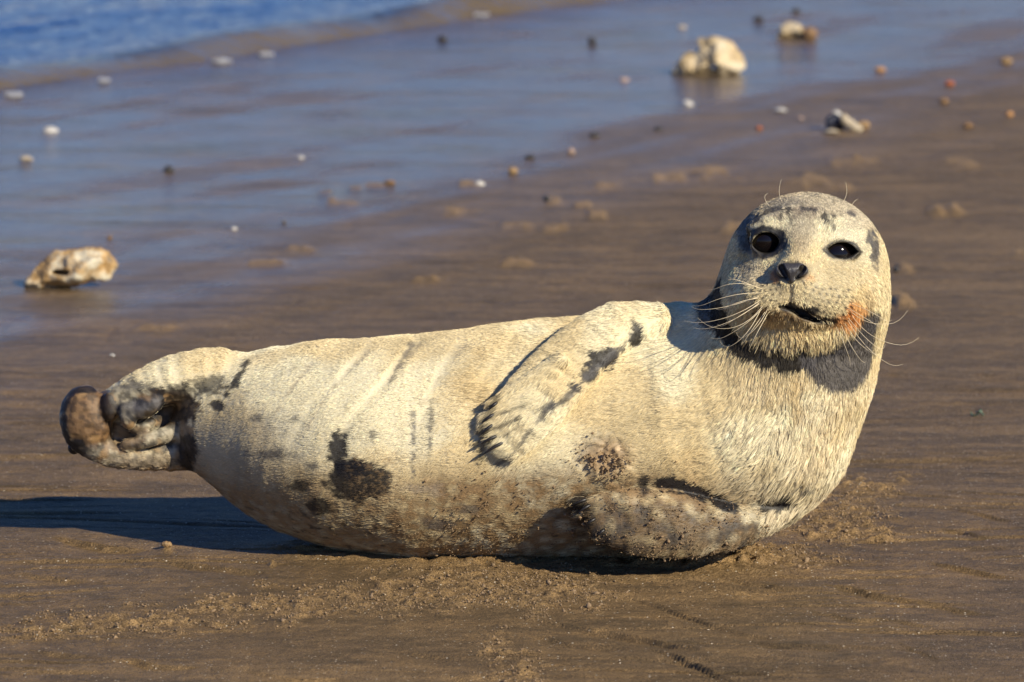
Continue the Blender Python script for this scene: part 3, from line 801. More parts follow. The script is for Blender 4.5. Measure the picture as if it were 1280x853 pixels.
# nose pad with its two slit nostrils
def sdf_nose(p):
    c = NOSE + np.array([0, .003, 0])
    def o(dx, dy, dz): return (c + np.array([dx * hs, dy, -dz * hs])).astype(np.float32)
    d = ell(p, o(-1, 0, -2), (15 * hs, .0095, 9 * hs))
    d = smin(d, ell(p, o(-11, .002, -3), (8.5 * hs, .0085, 7.5 * hs), .4), .006)
    d = smin(d, ell(p, o(11, .002, -3), (9.5 * hs, .0085, 7.5 * hs), -.4), .006)
    d = smin(d, ell(p, o(-1, .001, 6), (6 * hs, .0080, 8 * hs)), .005)
    for s, (a, b) in ((1, ((-15, -7), (-6, 7))), (1, ((15, -6), (4, 7)))):
        d = smax(d, -cone(p, o(a[0], -.0100, a[1]), o(b[0], -.0100, b[1]), .0062, .0040), .002)
        d = smax(d, -cone(p, o(a[0] * .9, -.004, a[1] * .9), o(b[0], -.004, b[1]), .0054, .0032), .002)
        d = smax(d, -cone(p, o(a[0] * .85, .002, a[1] * .8), o(b[0], .002, b[1] * .8), .0044, .0026), .002)
    d = smax(d, -cone(p, o(-1, -.0110, -6), o(-1.5, -.0100, 14), .0010, .0012), .002)
    d = d + .00025 * noise3(p[:, 0] * 500, p[:, 1] * 500, p[:, 2] * 500)
    return d.astype(np.float32)
nm = NT('nose_leather'); nm.b.inputs['Base Color'].default_value = (.042, .039, .042, 1); nm.b.inputs['Roughness'].default_value = .38
nzz = nm.noise(900, 2); nm.link(nm.bump(nzz.outputs[0], .4, .0004), nm.b.inputs['Normal'])
NV, NQ = surface_net(sdf_nose, NOSE - .032, NOSE + .032, .0008)
link('nose', mesh_from('nose', NV, NQ, nm.m), seal)
#@@SEALEND

# ------------------------------------------------------------------ the beach
S0 = G(0, 112); S1 = G(760, 2)
sdir = (S1 - S0)[:2] / np.linalg.norm((S1 - S0)[:2]); snor = np.array([-sdir[1], sdir[0]])     # along the shore, seaward
W0 = G(0, 372); W1 = G(1280, 66)
wdir = (W1 - W0)[:2] / np.linalg.norm((W1 - W0)[:2]); wnor = np.array([-wdir[1], wdir[0]])
def axis(lo, hi, step, gl, gr, end_l, end_r, cap=1e9):
    a = list(np.arange(lo, hi, step)); st = step
    while a[-1] < end_r: st = st * gr; a.append(a[-1] + st)
    b = []; st = step; v = lo
    while v > -end_l: st = st * gl; v -= st; b.append(v)
    return np.array(b[::-1] + a)
gx = axis(-.92, .92, .004, 1.055, 1.055, 4000, 4000)
gy = axis(-.92, .45, .004, 1.10, 1.018, 60, 22)
st = gy[-1] - gy[-2]; ext = []
v = gy[-1]
while v < 5000: st *= 1.12; v += st; ext.append(v)
gy = np.concatenate([gy, ext])
GX, GY = np.meshgrid(gx, gy, indexing='xy'); X = GX.ravel(); Y = GY.ravel()
u_sea = (X - S0[0]) * snor[0] + (Y - S0[1]) * snor[1]
d_wet = (X - W0[0]) * wdir[1] * -1 + (Y - W0[1]) * wdir[0]
P3 = np.stack([X, Y, np.zeros_like(X)], 1)
gpx, gpy = pix(P3)
along = X * sdir[0] + Y * sdir[1]; across = X * snor[0] + Y * snor[1]
Z = .004 * noise3(X * 1.1, Y * 2.6, 0) + .0016 * noise3(X * 2.6, Y * 16 + 2 * noise3(X * 1.5, Y * 2, 3), 4)
rip = noise3(X * 1.6 + 40, Y * 20 + 1.6 * noise3(X * 2.2, Y * 3.0, 7), 9)
rmask = sstep(.05, .45, noise3(X * 2.1, Y * 7, 21)) * sstep(-.02, -.1, Y + .5 * 0)
rmask2 = sstep(-.15, .3, noise3(X * 1.7 + 8, Y * 6, 33))
scar = np.exp(-(rip / .10) ** 2) * rmask2
Z -= .0030 * scar
Z += .0016 * sstep(.05, .3, rip) * rmask2
nearm = np.exp(-((np.maximum(np.abs(X) - 1.2, 0)) ** 2)) * (Y < 3)
Z += .00045 * noise3(X * 60, Y * 95, 2) * nearm + .0003 * noise3(X * 130, Y * 150, 5) * nearm
# churned sand: around the contact, and the drag marks
def blob(cx, cy, rx, ry, p=2.0):
    return np.exp(-(((gpx - cx) / rx) ** 2 + ((gpy - cy) / ry) ** 2) ** (p / 2))
churn = np.maximum.reduce([blob(600, 735, 190, 32, 3), blob(470, 748, 160, 26, 2), blob(700, 740, 90, 34, 2), blob(160, 778, 190, 16, 2), blob(330, 758, 150, 20, 2), blob(60, 790, 120, 11, 2),
                           blob(1040, 645, 80, 42, 2), blob(1080, 610, 60, 18, 2), blob(1065, 668, 90, 14, 3), blob(940, 695, 130, 18, 2), blob(620, 815, 26, 34, 2) * .9, blob(655, 835, 30, 24, 2), blob(640, 842, 60, 14, 2) * .8,
                           blob(850, 700, 160, 10, 2) * .9, blob(1130, 598, 40, 9, 2) * .8])
selm = (np.abs(X) < 1.0) & (Y > -.6) & (Y < .6)
dd = np.full(len(X), 1.0, np.float32)
dd[selm] = sdf_seal(np.stack([X[selm], Y[selm], np.full(selm.sum(), .012)], 1).astype(np.float32))
hug = np.exp(-(np.maximum(dd, 0) / .022) ** 2)
cl1 = noise3(X * 48, Y * 60, 11); cl2 = noise3(X * 105, Y * 125, 17); clm3 = noise3(X * 19, Y * 26, 23)
gate = sstep(-.3, .7, clm3 + .45 * cl1 + (churn - .5) * 1.0) * churn ** .8
Z += gate * (.0082 * np.maximum(cl1 + .10, 0) + .0045 * np.maximum(cl2, -.2))
Z += hug * (.006 + .004 * cl1 + .002 * cl2) * (dd > -.02)
Z -= .003 * churn * sstep(.3, -.2, clm3) * .5
Z += blob(900, 700, 80, 12, 2) * .016 * (.8 + .5 * cl1 + .3 * cl2)      # sand pushed up under the chest
# little washed-out steps left by the draining water
RILLS = [[(775, 744), (830, 752), (880, 762), (930, 770), (975, 772)], [(640, 770), (700, 773), (760, 776), (830, 782), (880, 786)], [(800, 808), (850, 816), (900, 828), (960, 833), (1040, 840), (1080, 850)],
         [(1110, 772), (1150, 776), (1180, 783)], [(1120, 804), (1150, 812), (1180, 820)], [(1030, 730), (1090, 733), (1140, 737), (1240, 742)], [(900, 722), (950, 724), (990, 728)], [(1150, 700), (1210, 703), (1275, 708)],
         [(20, 715), (70, 717), (120, 714)], [(10, 742), (30, 738), (60, 740)], [(300, 838), (360, 834), (420, 838), (470, 846)], [(480, 812), (540, 814), (600, 818)], [(150, 822), (210, 826), (260, 824)], [(700, 848), (760, 850), (820, 851)],
         [(30, 810), (90, 812), (150, 809)], [(1060, 540), (1110, 546), (1160, 551)], [(1150, 628), (1210, 632), (1270, 640)], [(1130, 574), (1190, 577), (1270, 584)], [(1160, 520), (1240, 524), (1279, 522)], [(60, 672), (130, 676), (190, 675)],
         [(0, 560), (60, 563), (110, 561)], [(1160, 660), (1200, 661), (1240, 667)], [(200, 700), (280, 702), (340, 699)], [(660, 795), (720, 798), (790, 799)], [(930, 800), (1000, 803), (1060, 801)], [(980, 760), (1060, 764), (1120, 760)],
         [(560, 846), (600, 843), (640, 846)], [(1180, 850), (1230, 846), (1279, 848)], [(1140, 455), (1200, 458), (1260, 456)], [(1180, 400), (1230, 403), (1279, 401)], [(120, 400), (200, 404), (280, 402)], [(380, 385), (470, 388), (540, 386)]]
for i_, rl in enumerate(RILLS):
    rl = [(a, rl[0][1] + abs(b - rl[0][1]) * 1.3 + (a - rl[0][0]) * .10) for a, b in rl]
    g_ = np.array([G(a, b) for a, b in rl]); o_ = np.argsort(g_[:, 0]); g_ = g_[o_]
    if g_[:, 1].max() > .50: continue
    m = (X > g_[0, 0] - .03) & (X < g_[-1, 0] + .03) & (np.abs(Y - g_[:, 1].mean()) < .35)
    yl = np.interp(X[m], g_[:, 0], g_[:, 1]) + .010 * noise3(X[m] * 14, i_ * 3.3, 90) + .004 * noise3(X[m] * 45, i_ * 3.3, 91)
    v_ = Y[m] - yl; fade_ = sstep(g_[0, 0] - .01, g_[0, 0] + .04, X[m]) * sstep(g_[-1, 0] + .01, g_[-1, 0] - .04, X[m]) * np.clip(.75 + noise3(X[m] * 12, i_ * 7.7, 92), .1, 1.3)
    Z[m] += fade_ * ((-.0065 * sstep(.006, -.004, v_) * np.exp(np.minimum(v_, 0) / .045) + .0006 * sstep(-.004, .006, v_) * np.exp(-np.maximum(v_, 0) / .03)) * (1.0 if Y[m].mean() < .6 else 1.6))
# low tan lumps of drier sand further up the beach
LUMPS = [(405, 241, 12, 3), (440, 237, 24, 3), (470, 233, 18, 3), (427, 255, 17, 4), (692, 253, 10, 5), (728, 257, 10, 4), (690, 286, 16, 4), (650, 283, 20, 3), (570, 265, 24, 3), (585, 232, 14, 3),
         (1052, 205, 18, 5), (1085, 203, 14, 3), (1182, 262, 18, 6), (1192, 262, 8, 7), (1165, 266, 8, 4), (1122, 372, 22, 5), (1128, 382, 14, 5), (1132, 336, 12, 5), (1270, 318, 12, 4), (920, 283, 16, 4), (905, 288, 10, 3),
         (740, 270, 14, 4), (840, 222, 30, 5), (885, 216, 22, 4), (1010, 226, 22, 5), (760, 232, 18, 3), (1200, 205, 20, 4), (640, 330, 24, 3), (540, 350, 18, 2), (200, 410, 26, 3), (330, 330, 20, 3), (380, 312, 16, 3), (1050, 235, 20, 3),
         (408, 768 - 64 * 0, 0.1, 0.1), (208, 686, 11, 5), (340, 706, 5, 3)]
dry = np.zeros(len(X))
for a, b, rx, ry in LUMPS:
    m = (np.abs(gpx - a) < rx * 3) & (np.abs(gpy - b) < ry * 5)
    q = np.hypot((gpx[m] - a) / rx, (gpy[m] - b) / (ry * 1.3)) + .9 * noise3(X[m] * 22, Y[m] * 6, 41)
    k = sstep(1.3, .5, q)
    Z[m] += k * (.0075 if b < 400 else .005) * (1 + .5 * noise3(X[m] * 40, Y[m] * 25, 43)); dry[m] = np.maximum(dry[m], k * .8)
dry = np.maximum(dry, gate * .75 * sstep(-.3, .5, cl1 + cl2)); dry = np.maximum(dry, hug * .6)
streak = sstep(.1, .6, fbm(X * 1.5, Y * 9, 50, 3))
dry = np.clip(dry + streak * .35, 0, 1)
Z -= np.clip(u_sea, 0, 400) * .035
wn_ = noise3(along * .35, across * 2.4, 60); wn3 = noise3(along * 1.1, across * 8, 61)
wet = sstep(-.75, .95, d_wet + .30 + .45 * wn_ + .30 * wn3) * (1 - .35 * sstep(.0, .6, noise3(along * .6, across * 5, 62) + .5 * wn3))
wet = np.where(dry > .7, wet * .3, wet)
Z *= 1 - .55 * wet * (u_sea < 0)
far = sstep(30, 80, np.hypot(X, Y)); Z = np.where(u_sea < 0, Z * (1 - far), Z)
nx_, ny_ = len(gx), len(gy)
ii, jj = np.meshgrid(np.arange(nx_ - 1), np.arange(ny_ - 1), indexing='xy'); b0 = (jj * nx_ + ii).ravel()
GQ = np.stack([b0, b0 + 1, b0 + 1 + nx_, b0 + nx_], 1)
sm = NT('beach_sand')
vec = sm.mapping((1, 1, 1)); vw = sm.new('ShaderNodeVectorMath'); vw.operation = 'MULTIPLY_ADD'; vw.inputs[1].default_value = (.22, .14, 0)
sm.link(sm.noise(5, 4, .6, vec).outputs['Color'], vw.inputs[0]); sm.link(vec, vw.inputs[2])
vmp = sm.new('ShaderNodeMapping'); vmp.inputs['Scale'].default_value = (2.6, 6.0, 1); vmp.inputs['Rotation'].default_value = (0, 0, .12); sm.link(vw.outputs[0], vmp.inputs['Vector']); vst = vmp.outputs[0]
a_dry = sm.attr('dry', 'Fac')
fn = sm.ramp(sm.noise(1.0, 5, .65, sm.mapping((2.0, 2.6, 1))).outputs[0], [(.40, 0), (.62, 1)])
a_wet = sm.math('MULTIPLY', sm.attr('wet', 'Fac'), sm.math('SUBTRACT', 1.0, sm.math('MULTIPLY', fn, .33)))
g1 = sm.noise(3.0, 5, .65, vst); g2 = sm.noise(700, 2, .7, vec); g3 = sm.noise(40, 4, .7, vec)
base = sm.ramp(g1.outputs[0], [(.30, (.150, .099, .045)), (.50, (.230, .147, .067)), (.70, (.330, .203, .083))])
base = sm.mix(a_dry, base, (.44, .275, .118))
grain = sm.ramp(g2.outputs[0], [(.30, .35), (.5, 1.0), (.72, 1.9)])
base = sm.mix(.75, base, grain, 'MULTIPLY')
gg = sm.ramp(g3.outputs[0], [(.3, .62), (.7, 1.36)]); base = sm.mix(.8, base, gg, 'MULTIPLY')
vo = sm.new('ShaderNodeTexVoronoi'); vo.inputs['Scale'].default_value = 260; sm.link(vec, vo.inputs['Vector'])
sep = sm.new('ShaderNodeSeparateColor'); sm.link(vo.outputs['Color'], sep.inputs[0])
pick = sm.math('MULTIPLY', sm.math('GREATER_THAN', sep.outputs[0], .955), sm.math('LESS_THAN', vo.outputs['Distance'], .34))
base = sm.mix(pick, base, (.75, .62, .45))                     # pale grains, their sparkle painted as colour
pick2 = sm.math('MULTIPLY', sm.math('LESS_THAN', sep.outputs[1], .05), sm.math('LESS_THAN', vo.outputs['Distance'], .32))
base = sm.mix(pick2, base, (.04, .03, .025))
soak = sm.mix(1.0, base, (.36, .38, .46), 'MULTIPLY')
base = sm.mix(a_wet, base, soak)
sm.link(base, sm.b.inputs['Base Color'])
wn2 = sm.noise(2.2, 4, .6, sm.mapping((1, 4, 1), rot=(0, 0, -math.atan2(wdir[1], wdir[0]) + PI / 2)))
rg = sm.ramp(a_wet, [(0, .60), (.35, .42), (.7, .20), (1, .13)])
sm.link(rg, sm.b.inputs['Roughness'])
sm.link(sm.math('MULTIPLY_ADD', a_wet, .14, 1.38), sm.b.inputs['IOR'])
bs = sm.math('SUBTRACT', 1.0, sm.math('MULTIPLY', a_wet, .93))
cr1 = sm.noise(1.0, 3, .5, sm.mapping((2.2, 30, 1)), dist=.9)
cr = sm.math('ABSOLUTE', sm.math('SUBTRACT', cr1.outputs[0], .5)); crk = sm.math('SMOOTH_MIN', sm.math('MULTIPLY', cr, 14.0), 1.0, .2)
crm = sm.ramp(sm.noise(1.6, 2, .5, sm.mapping((1, 3, 1))).outputs[0], [(.50, 0), (.62, 1)])
bb = sm.bump(crk, sm.math('MULTIPLY', crm, 1.0), .009)
bb = sm.bump(g2.outputs[0], sm.math('MULTIPLY', bs, 1.0), .0034, bb)
bb = sm.bump(sm.noise(170, 4, .7, vec).outputs[0], sm.math('MULTIPLY', bs, 1.0), .008, bb)
bb = sm.bump(sm.noise(5, 5, .65, sm.mapping((1.0, 4.0, 1))).outputs[0], sm.math('MULTIPLY', a_wet, .6), .016, bb)
sm.link(bb, sm.b.inputs['Normal'])
gm = mesh_from('sand', np.stack([X, Y, Z], 1), GQ, sm.m)
set_attr(gm, 'dry', dry, 'FLOAT'); set_attr(gm, 'wet', wet, 'FLOAT')
sand = link('sand_beach', gm); tag(sand, 'flat tan wet sand beach with fine drainage ripples', None, None, 'structure')
from mathutils.bvhtree import BVHTree
_zi = Z.reshape(ny_, nx_)
def ground_z(x, y):
    i = int(np.clip(np.searchsorted(gx, x), 1, nx_ - 1)); j = int(np.clip(np.searchsorted(gy, y), 1, ny_ - 1))
    return float(_zi[j, i])

# ------------------------------------------------------------------ the sea
sa = np.concatenate([-np.geomspace(4000, 6.1, 50), np.arange(-6, 12, .045), np.geomspace(12.1, 4000, 60)])
sb = np.concatenate([[-.03], np.arange(0, 1.6, .02), 1.6 + np.cumsum(.02 * 1.025 ** np.arange(1, 180)), ])
sb = np.concatenate([sb, np.geomspace(sb[-1] * 1.1, 5000, 30)])
SAg, SBg = np.meshgrid(sa, sb, indexing='xy'); sA = SAg.ravel(); sB = SBg.ravel()
edge = .10 * noise3(sA * .45, 0, 70) + .035 * noise3(sA * 2.1, 0, 71)
uu = sB + edge * np.exp(-sB / 1.5)
crest = .055 * np.exp(-((sB - .20) / .11) ** 2) * (.75 + .5 * noise3(sA * .7, 0, 72)) + .020 * np.exp(-((sB - 1.15) / .30) ** 2) * (.6 + noise3(sA * .4, 0, 73))
wz = -.012 + .022 * sstep(-.02, .10, sB) + crest
amp = sstep(.2, 1.2, sB)
wz = wz + amp * (.010 * noise3(sA * 1.6, sB * 4.2, 74) + .006 * noise3(sA * 4.5, sB * 11, 75)) * (sB < 60) + .0012 * noise3(sA * 14, sB * 30, 76) * (sB < 10)
WX = S0[0] + sA * sdir[0] + uu * snor[0]; WY = S0[1] + sA * sdir[1] + uu * snor[1]
na, nb_ = len(sa), len(sb); ii, jj = np.meshgrid(np.arange(na - 1), np.arange(nb_ - 1), indexing='xy'); b0 = (jj * na + ii).ravel()
SQ = np.stack([b0, b0 + 1, b0 + 1 + na, b0 + na], 1)
sea_m = NT('sea_water')
tintw = sstep(.08, .42, sB + .10 * noise3(sA * 1.3, sB * 3, 80))
sea_m.link(sea_m.ramp(sea_m.attr('deep', 'Fac'), [(0, (.135, .090, .024)), (.35, (.030, .022, .010)), (.7, (.005, .032, .13))]), sea_m.b.inputs['Base Color'])  # dark middle stop paints the shading along the wavelet's crest
sea_m.b.inputs['Roughness'].default_value = .06; sea_m.b.inputs['IOR'].default_value = 1.33
sv = sea_m.mapping((1, 1, 1))
sea_m.link(sea_m.bump(sea_m.noise(9, 4, .6, sea_m.mapping((1, 2.2, 1), rot=(0, 0, -math.atan2(sdir[1], sdir[0])))).outputs[0], .55, .06), sea_m.b.inputs['Normal'])
wm_ = mesh_from('sea', np.stack([WX, WY, wz], 1), SQ, sea_m.m); set_attr(wm_, 'deep', tintw, 'FLOAT')
sea = link('sea_water', wm_); tag(sea, 'blue sea with a low brown wavelet running up the beach', None, None, 'structure')

# ------------------------------------------------------------------ crumbs of sand, thrown up round the seal and stuck to it
def crumb_mesh(name, C0, R0_, mat, parent=None):
    """little irregular eight-sided grains, all in one mesh"""
    base = np.array([[1, 0, 0], [-1, 0, 0], [0, 1, 0], [0, -1, 0], [0, 0, 1], [0, 0, -1], [.6, .6, .55], [-.6, .5, .5], [.5, -.65, .45], [-.55, -.6, .5]])
    F0 = np.array([[0, 6, 4], [0, 2, 6], [2, 7, 6], [6, 7, 4], [2, 1, 7], [7, 1, 4], [1, 9, 4], [1, 3, 9], [9, 3, 8], [9, 8, 4], [3, 0, 8], [8, 0, 4], [0, 5, 2], [2, 5, 1], [1, 5, 3], [3, 5, 0]])
    n = len(C0)
    V_ = base[None] * (1 + rng.normal(size=(n, 10, 1)) * .22) * R0_[:, None, None] * (1 + rng.normal(size=(n, 1, 3)) * .2)
    a = rng.random(n) * 6.28; ca, sa_ = np.cos(a), np.sin(a)
    V_ = np.stack([V_[..., 0] * ca[:, None] - V_[..., 1] * sa_[:, None], V_[..., 0] * sa_[:, None] + V_[..., 1] * ca[:, None], V_[..., 2]], -1) + C0[:, None]
    F_ = (F0[None] + (np.arange(n) * 10)[:, None, None]).reshape(-1, 3)
    return link(name, mesh_from(name, V_.reshape(-1, 3), F_, mat, smooth=True), parent)
cm = NT('sand_crumb')
ci_ = cm.noise(180, 3, .7, cm.mapping((1, 1, 1)))
cm.link(cm.ramp(ci_.outputs[0], [(.3, (.16, .105, .058)), (.6, (.34, .225, .12))]), cm.b.inputs['Base Color']); cm.b.inputs['Roughness'].default_value = .7
cm.link(cm.bump(cm.noise(900, 3).outputs[0], .7, .001), cm.b.inputs['Normal'])
cand = np.where((gate + .35 * churn * (cl1 > 0) > .30) & (dd > .004) & (np.abs(X) < .9) & (Y < .5))[0]
pick_ = rng.choice(cand, min(8000, len(cand)), replace=len(cand) < 8000)
r_ = np.clip(.00085 * np.exp(rng.normal(size=len(pick_)) * .45), .0006, .0042)
cc = np.stack([X[pick_] + rng.normal(size=len(pick_)) * .003, Y[pick_] + rng.normal(size=len(pick_)) * .003, Z[pick_] + r_ * .25], 1)
crumbs = crumb_mesh('sand_crumbs', cc, r_, cm.m); tag(crumbs, 'loose tan sand crumbs churned up around the belly of the seal', 'sand crumbs', None, 'stuff')
# crumbs clinging to the coat
tcol = paint(tc, tn)
wsand = np.exp(-(((tpx - 758) / 30) ** 2 + ((tpy - 572) / 25) ** 2) ** 1.5) * 2.5
wsand = wsand + sstep(560, 650, tpy) * sstep(480, 600, tpx) * (1 - sstep(820, 900, tpx)) * .8 + (sstep(610, 640, tpy) * (tpx > 715) * (tpx < 960)) * 1.0
wsand = wsand * (view > 0) * area * sstep(-.2, .4, noise3(tc[:, 0] * 40, tc[:, 1] * 40, tc[:, 2] * 40) + .1)
cw = np.cumsum(wsand); cw /= cw[-1]; ki = np.minimum(np.searchsorted(cw, rng.random(2600)), len(tc) - 1)
core = np.exp(-(((tpx[ki] - 758) / 34) ** 2 + ((tpy[ki] - 572) / 28) ** 2) ** 1.5)
rr_ = np.clip(.00075 * np.exp(rng.normal(size=len(ki)) * .45) * (1 + .8 * core), .0004, .003)
crumb_mesh('clinging_sand', tc[ki] + tn[ki] * (rr_ * .4 + .0022 + .002 * core)[:, None] + rng.normal(size=(len(ki), 3)) * .0015, rr_, cm.m, seal)['kind'] = 'stuff'

# ------------------------------------------------------------------ stones, shells and scraps on the wet sand
def stone_mat(name, cols, scale=30, rough=.55, wetb=.0):
    m = NT(name); v_ = m.mapping((1, 1, 1))
    n1 = m.noise(scale, 5, .65, v_); c = m.ramp(n1.outputs[0], cols)
    n2 = m.noise(scale * 3.1, 3, .6, v_); c = m.mix(.35, c, m.ramp(n2.outputs[0], [(.35, .45), (.65, 1.25)]), 'MULTIPLY')
    m.link(c, m.b.inputs['Base Color']); m.b.inputs['Roughness'].default_value = rough
    m.link(m.bump(m.noise(scale * 5, 4, .7, v_).outputs[0], .6, .004), m.b.inputs['Normal'])
    return m.m
MS = {
    'chalk': stone_mat('chalky_rock', [(.30, (.16, .11, .05)), (.42, (.52, .38, .20)), (.55, (.58, .48, .32)), (.75, (.68, .60, .45))], 13),
    'rust': stone_mat('rust_stained_rock', [(.32, (.10, .07, .035)), (.44, (.45, .27, .10)), (.56, (.64, .56, .40)), (.72, (.74, .69, .55))], 16),
    'white': stone_mat('white_shell', [(.3, (.40, .35, .28)), (.6, (.62, .59, .54))], 60, .35),
    'cream': stone_mat('cream_shell', [(.3, (.32, .25, .16)), (.6, (.52, .43, .30))], 60, .4),
    'tan': stone_mat('tan_stone', [(.3, (.20, .12, .05)), (.6, (.38, .24, .11))], 50, .5),
    'brown': stone_mat('brown_stone', [(.3, (.10, .05, .02)), (.6, (.30, .17, .07))], 50, .5),
    'dark': stone_mat('dark_pebble', [(.3, (.012, .012, .014)), (.6, (.05, .045, .045))], 60, .3),
    'mussel': stone_mat('mussel_shell', [(.3, (.01, .01, .014)), (.6, (.06, .06, .075))], 60, .22),
    'brick': stone_mat('brick_pebble', [(.3, (.30, .07, .03)), (.6, (.42, .13, .05))], 60, .5),
    'pink': stone_mat('pink_pebble', [(.3, (.30, .19, .14)), (.6, (.46, .33, .26))], 60, .5),
    'orange': stone_mat('orange_pebble', [(.3, (.45, .20, .06)), (.6, (.55, .30, .12))], 60, .5),
}
def place(px, py): q = G(px, py); q[2] = 0; return q
def rock(name, label, cat, lobes, mat, holes=(), res=None, rough=.10, group=None, sink=.0, hull=None):
    """lobes: (px, py, rx, rz) in survey units; the base sits where the line of sight meets the sand"""
    by = max(l[1] + l[3] for l in lobes); cx = np.mean([l[0] for l in lobes])
    g0 = G(cx, by - 1); y0 = g0[1]; s_ = SC(y0)
    Ls = []
    rmax = max(l[2] for l in lobes) * s_
    for i, l in enumerate(lobes):
        ry = .75 * (l[2] + l[3]) / 2 * s_
        Ls.append((P(l[0], l[1], y0 + max(rmax * .5, ry) * .6 + .06 * rmax * math.sin(i * 2.1)), (l[2] * s_, ry, l[3] * s_)))
    sz = rmax * 1.0
    def f(p):
        d = None
        for c, r3 in Ls:
            e = ell(p, c, r3); d = e if d is None else smin(d, e, sz * .16)
        if hull is not None:        # a chunk with broken faces
            yc = y0 + sz * .45; pts_ = [P(a, b, yc) for a, b in hull]; cen = np.mean(pts_, 0); e = None
            for i in range(len(pts_)):
                a_, b_ = pts_[i], pts_[(i + 1) % len(pts_)]; n_ = np.array([b_[2] - a_[2], 0, -(b_[0] - a_[0])]); n_ /= np.linalg.norm(n_)
                if n_ @ (cen - a_) > 0: n_ = -n_
                for sg in (-1, 1):
                    al = .55 + .25 * math.sin(i * 2.3 + sg); nn = n_ * math.cos(al) + np.array([0, sg * math.sin(al), 0])
                    k = (p - (a_ + np.array([0, sg * -.0, 0]))) @ nn.astype(np.float32); e = k if e is None else smax(e, k, sz * .05)
            d = smin(e, d + sz * .10, sz * .06)
        fr = 1.0 / sz
        d = d + sz * rough * (noise3(p[:, 0] * fr * 2.2, p[:, 1] * fr * 2.2, p[:, 2] * fr * 2.2) * .9 + np.abs(noise3(p[:, 0] * fr * 5, p[:, 1] * fr * 5, p[:, 2] * fr * 5)) * .7 + .35 * noise3(p[:, 0] * fr * 11, p[:, 1] * fr * 11, p[:, 2] * fr * 11))
        for (hx, hy, hr, hz) in holes:
            c = P(hx, hy, y0 - .0); d = smax(d, -ell(p, c, (hr * s_, sz * .9, hz * s_)), sz * .06)
        return d.astype(np.float32)
    C0 = np.array([l[0] for l in Ls]); Rm = max(max(l[1]) for l in Ls) * 1.35
    lo, hi = C0.min(0) - Rm, C0.max(0) + Rm; lo[2] = max(lo[2], -.02)
    h = res or max((hi - lo).max() / 60, .0006)
    Vr, Qr = surface_net(f, lo, hi, h)
    org = np.array([g0[0], y0, 0.0])
    o = link(name, mesh_from(name, Vr - org, Qr, mat)); o.location = org.tolist()
    gz = ground_z(org[0], org[1]); zmin = Vr[:, 2].min()
    o.location[2] = gz - zmin - .12 * (Vr[:, 2].max() - zmin) - sink
    return tag(o, label, cat, group)
rock('rock', 'large cream pitted rock with a flat top at the water film left of the seal', 'rock',
     [(106, 321, 32, 12), (76, 334, 24, 15), (52, 347, 17, 10), (33, 357, 9, 5), (130, 324, 14, 12), (95, 334, 36, 14), (62, 350, 22, 8), (118, 333, 22, 12)], MS['rust'], holes=[(76, 338, 12, 4)], res=.003, rough=.085, hull=[(24, 358), (44, 329), (70, 309), (131, 306), (149, 327), (138, 346), (62, 363)])
rock('rock', 'largest knobbly cream rock standing in the wet film behind the seal', 'rock',
     [(892, 60, 22, 19), (912, 72, 20, 18), (868, 78, 24, 14), (848, 86, 14, 7), (880, 82, 34, 12), (906, 82, 26, 11), (876, 64, 14, 16)], MS['chalk'], holes=[(869, 58, 6, 8), (893, 82, 6, 5)], res=.0055, rough=.12, hull=[(835, 90), (852, 70), (872, 44), (897, 39), (920, 52), (934, 80), (922, 96), (850, 97)])
rock('rock', 'pale round rock beside a small brown stone near the top of the beach', 'rock', [(988, 39, 14, 10), (980, 44, 9, 6)], MS['chalk'], rough=.12, hull=[(970, 46), (977, 30), (990, 26), (1004, 33), (1004, 50), (976, 52)])
rock('stone', 'small brown stone touching the pale rock near the top of the beach', 'stone', [(1012, 42, 10, 9)], MS['brown'], rough=.08)
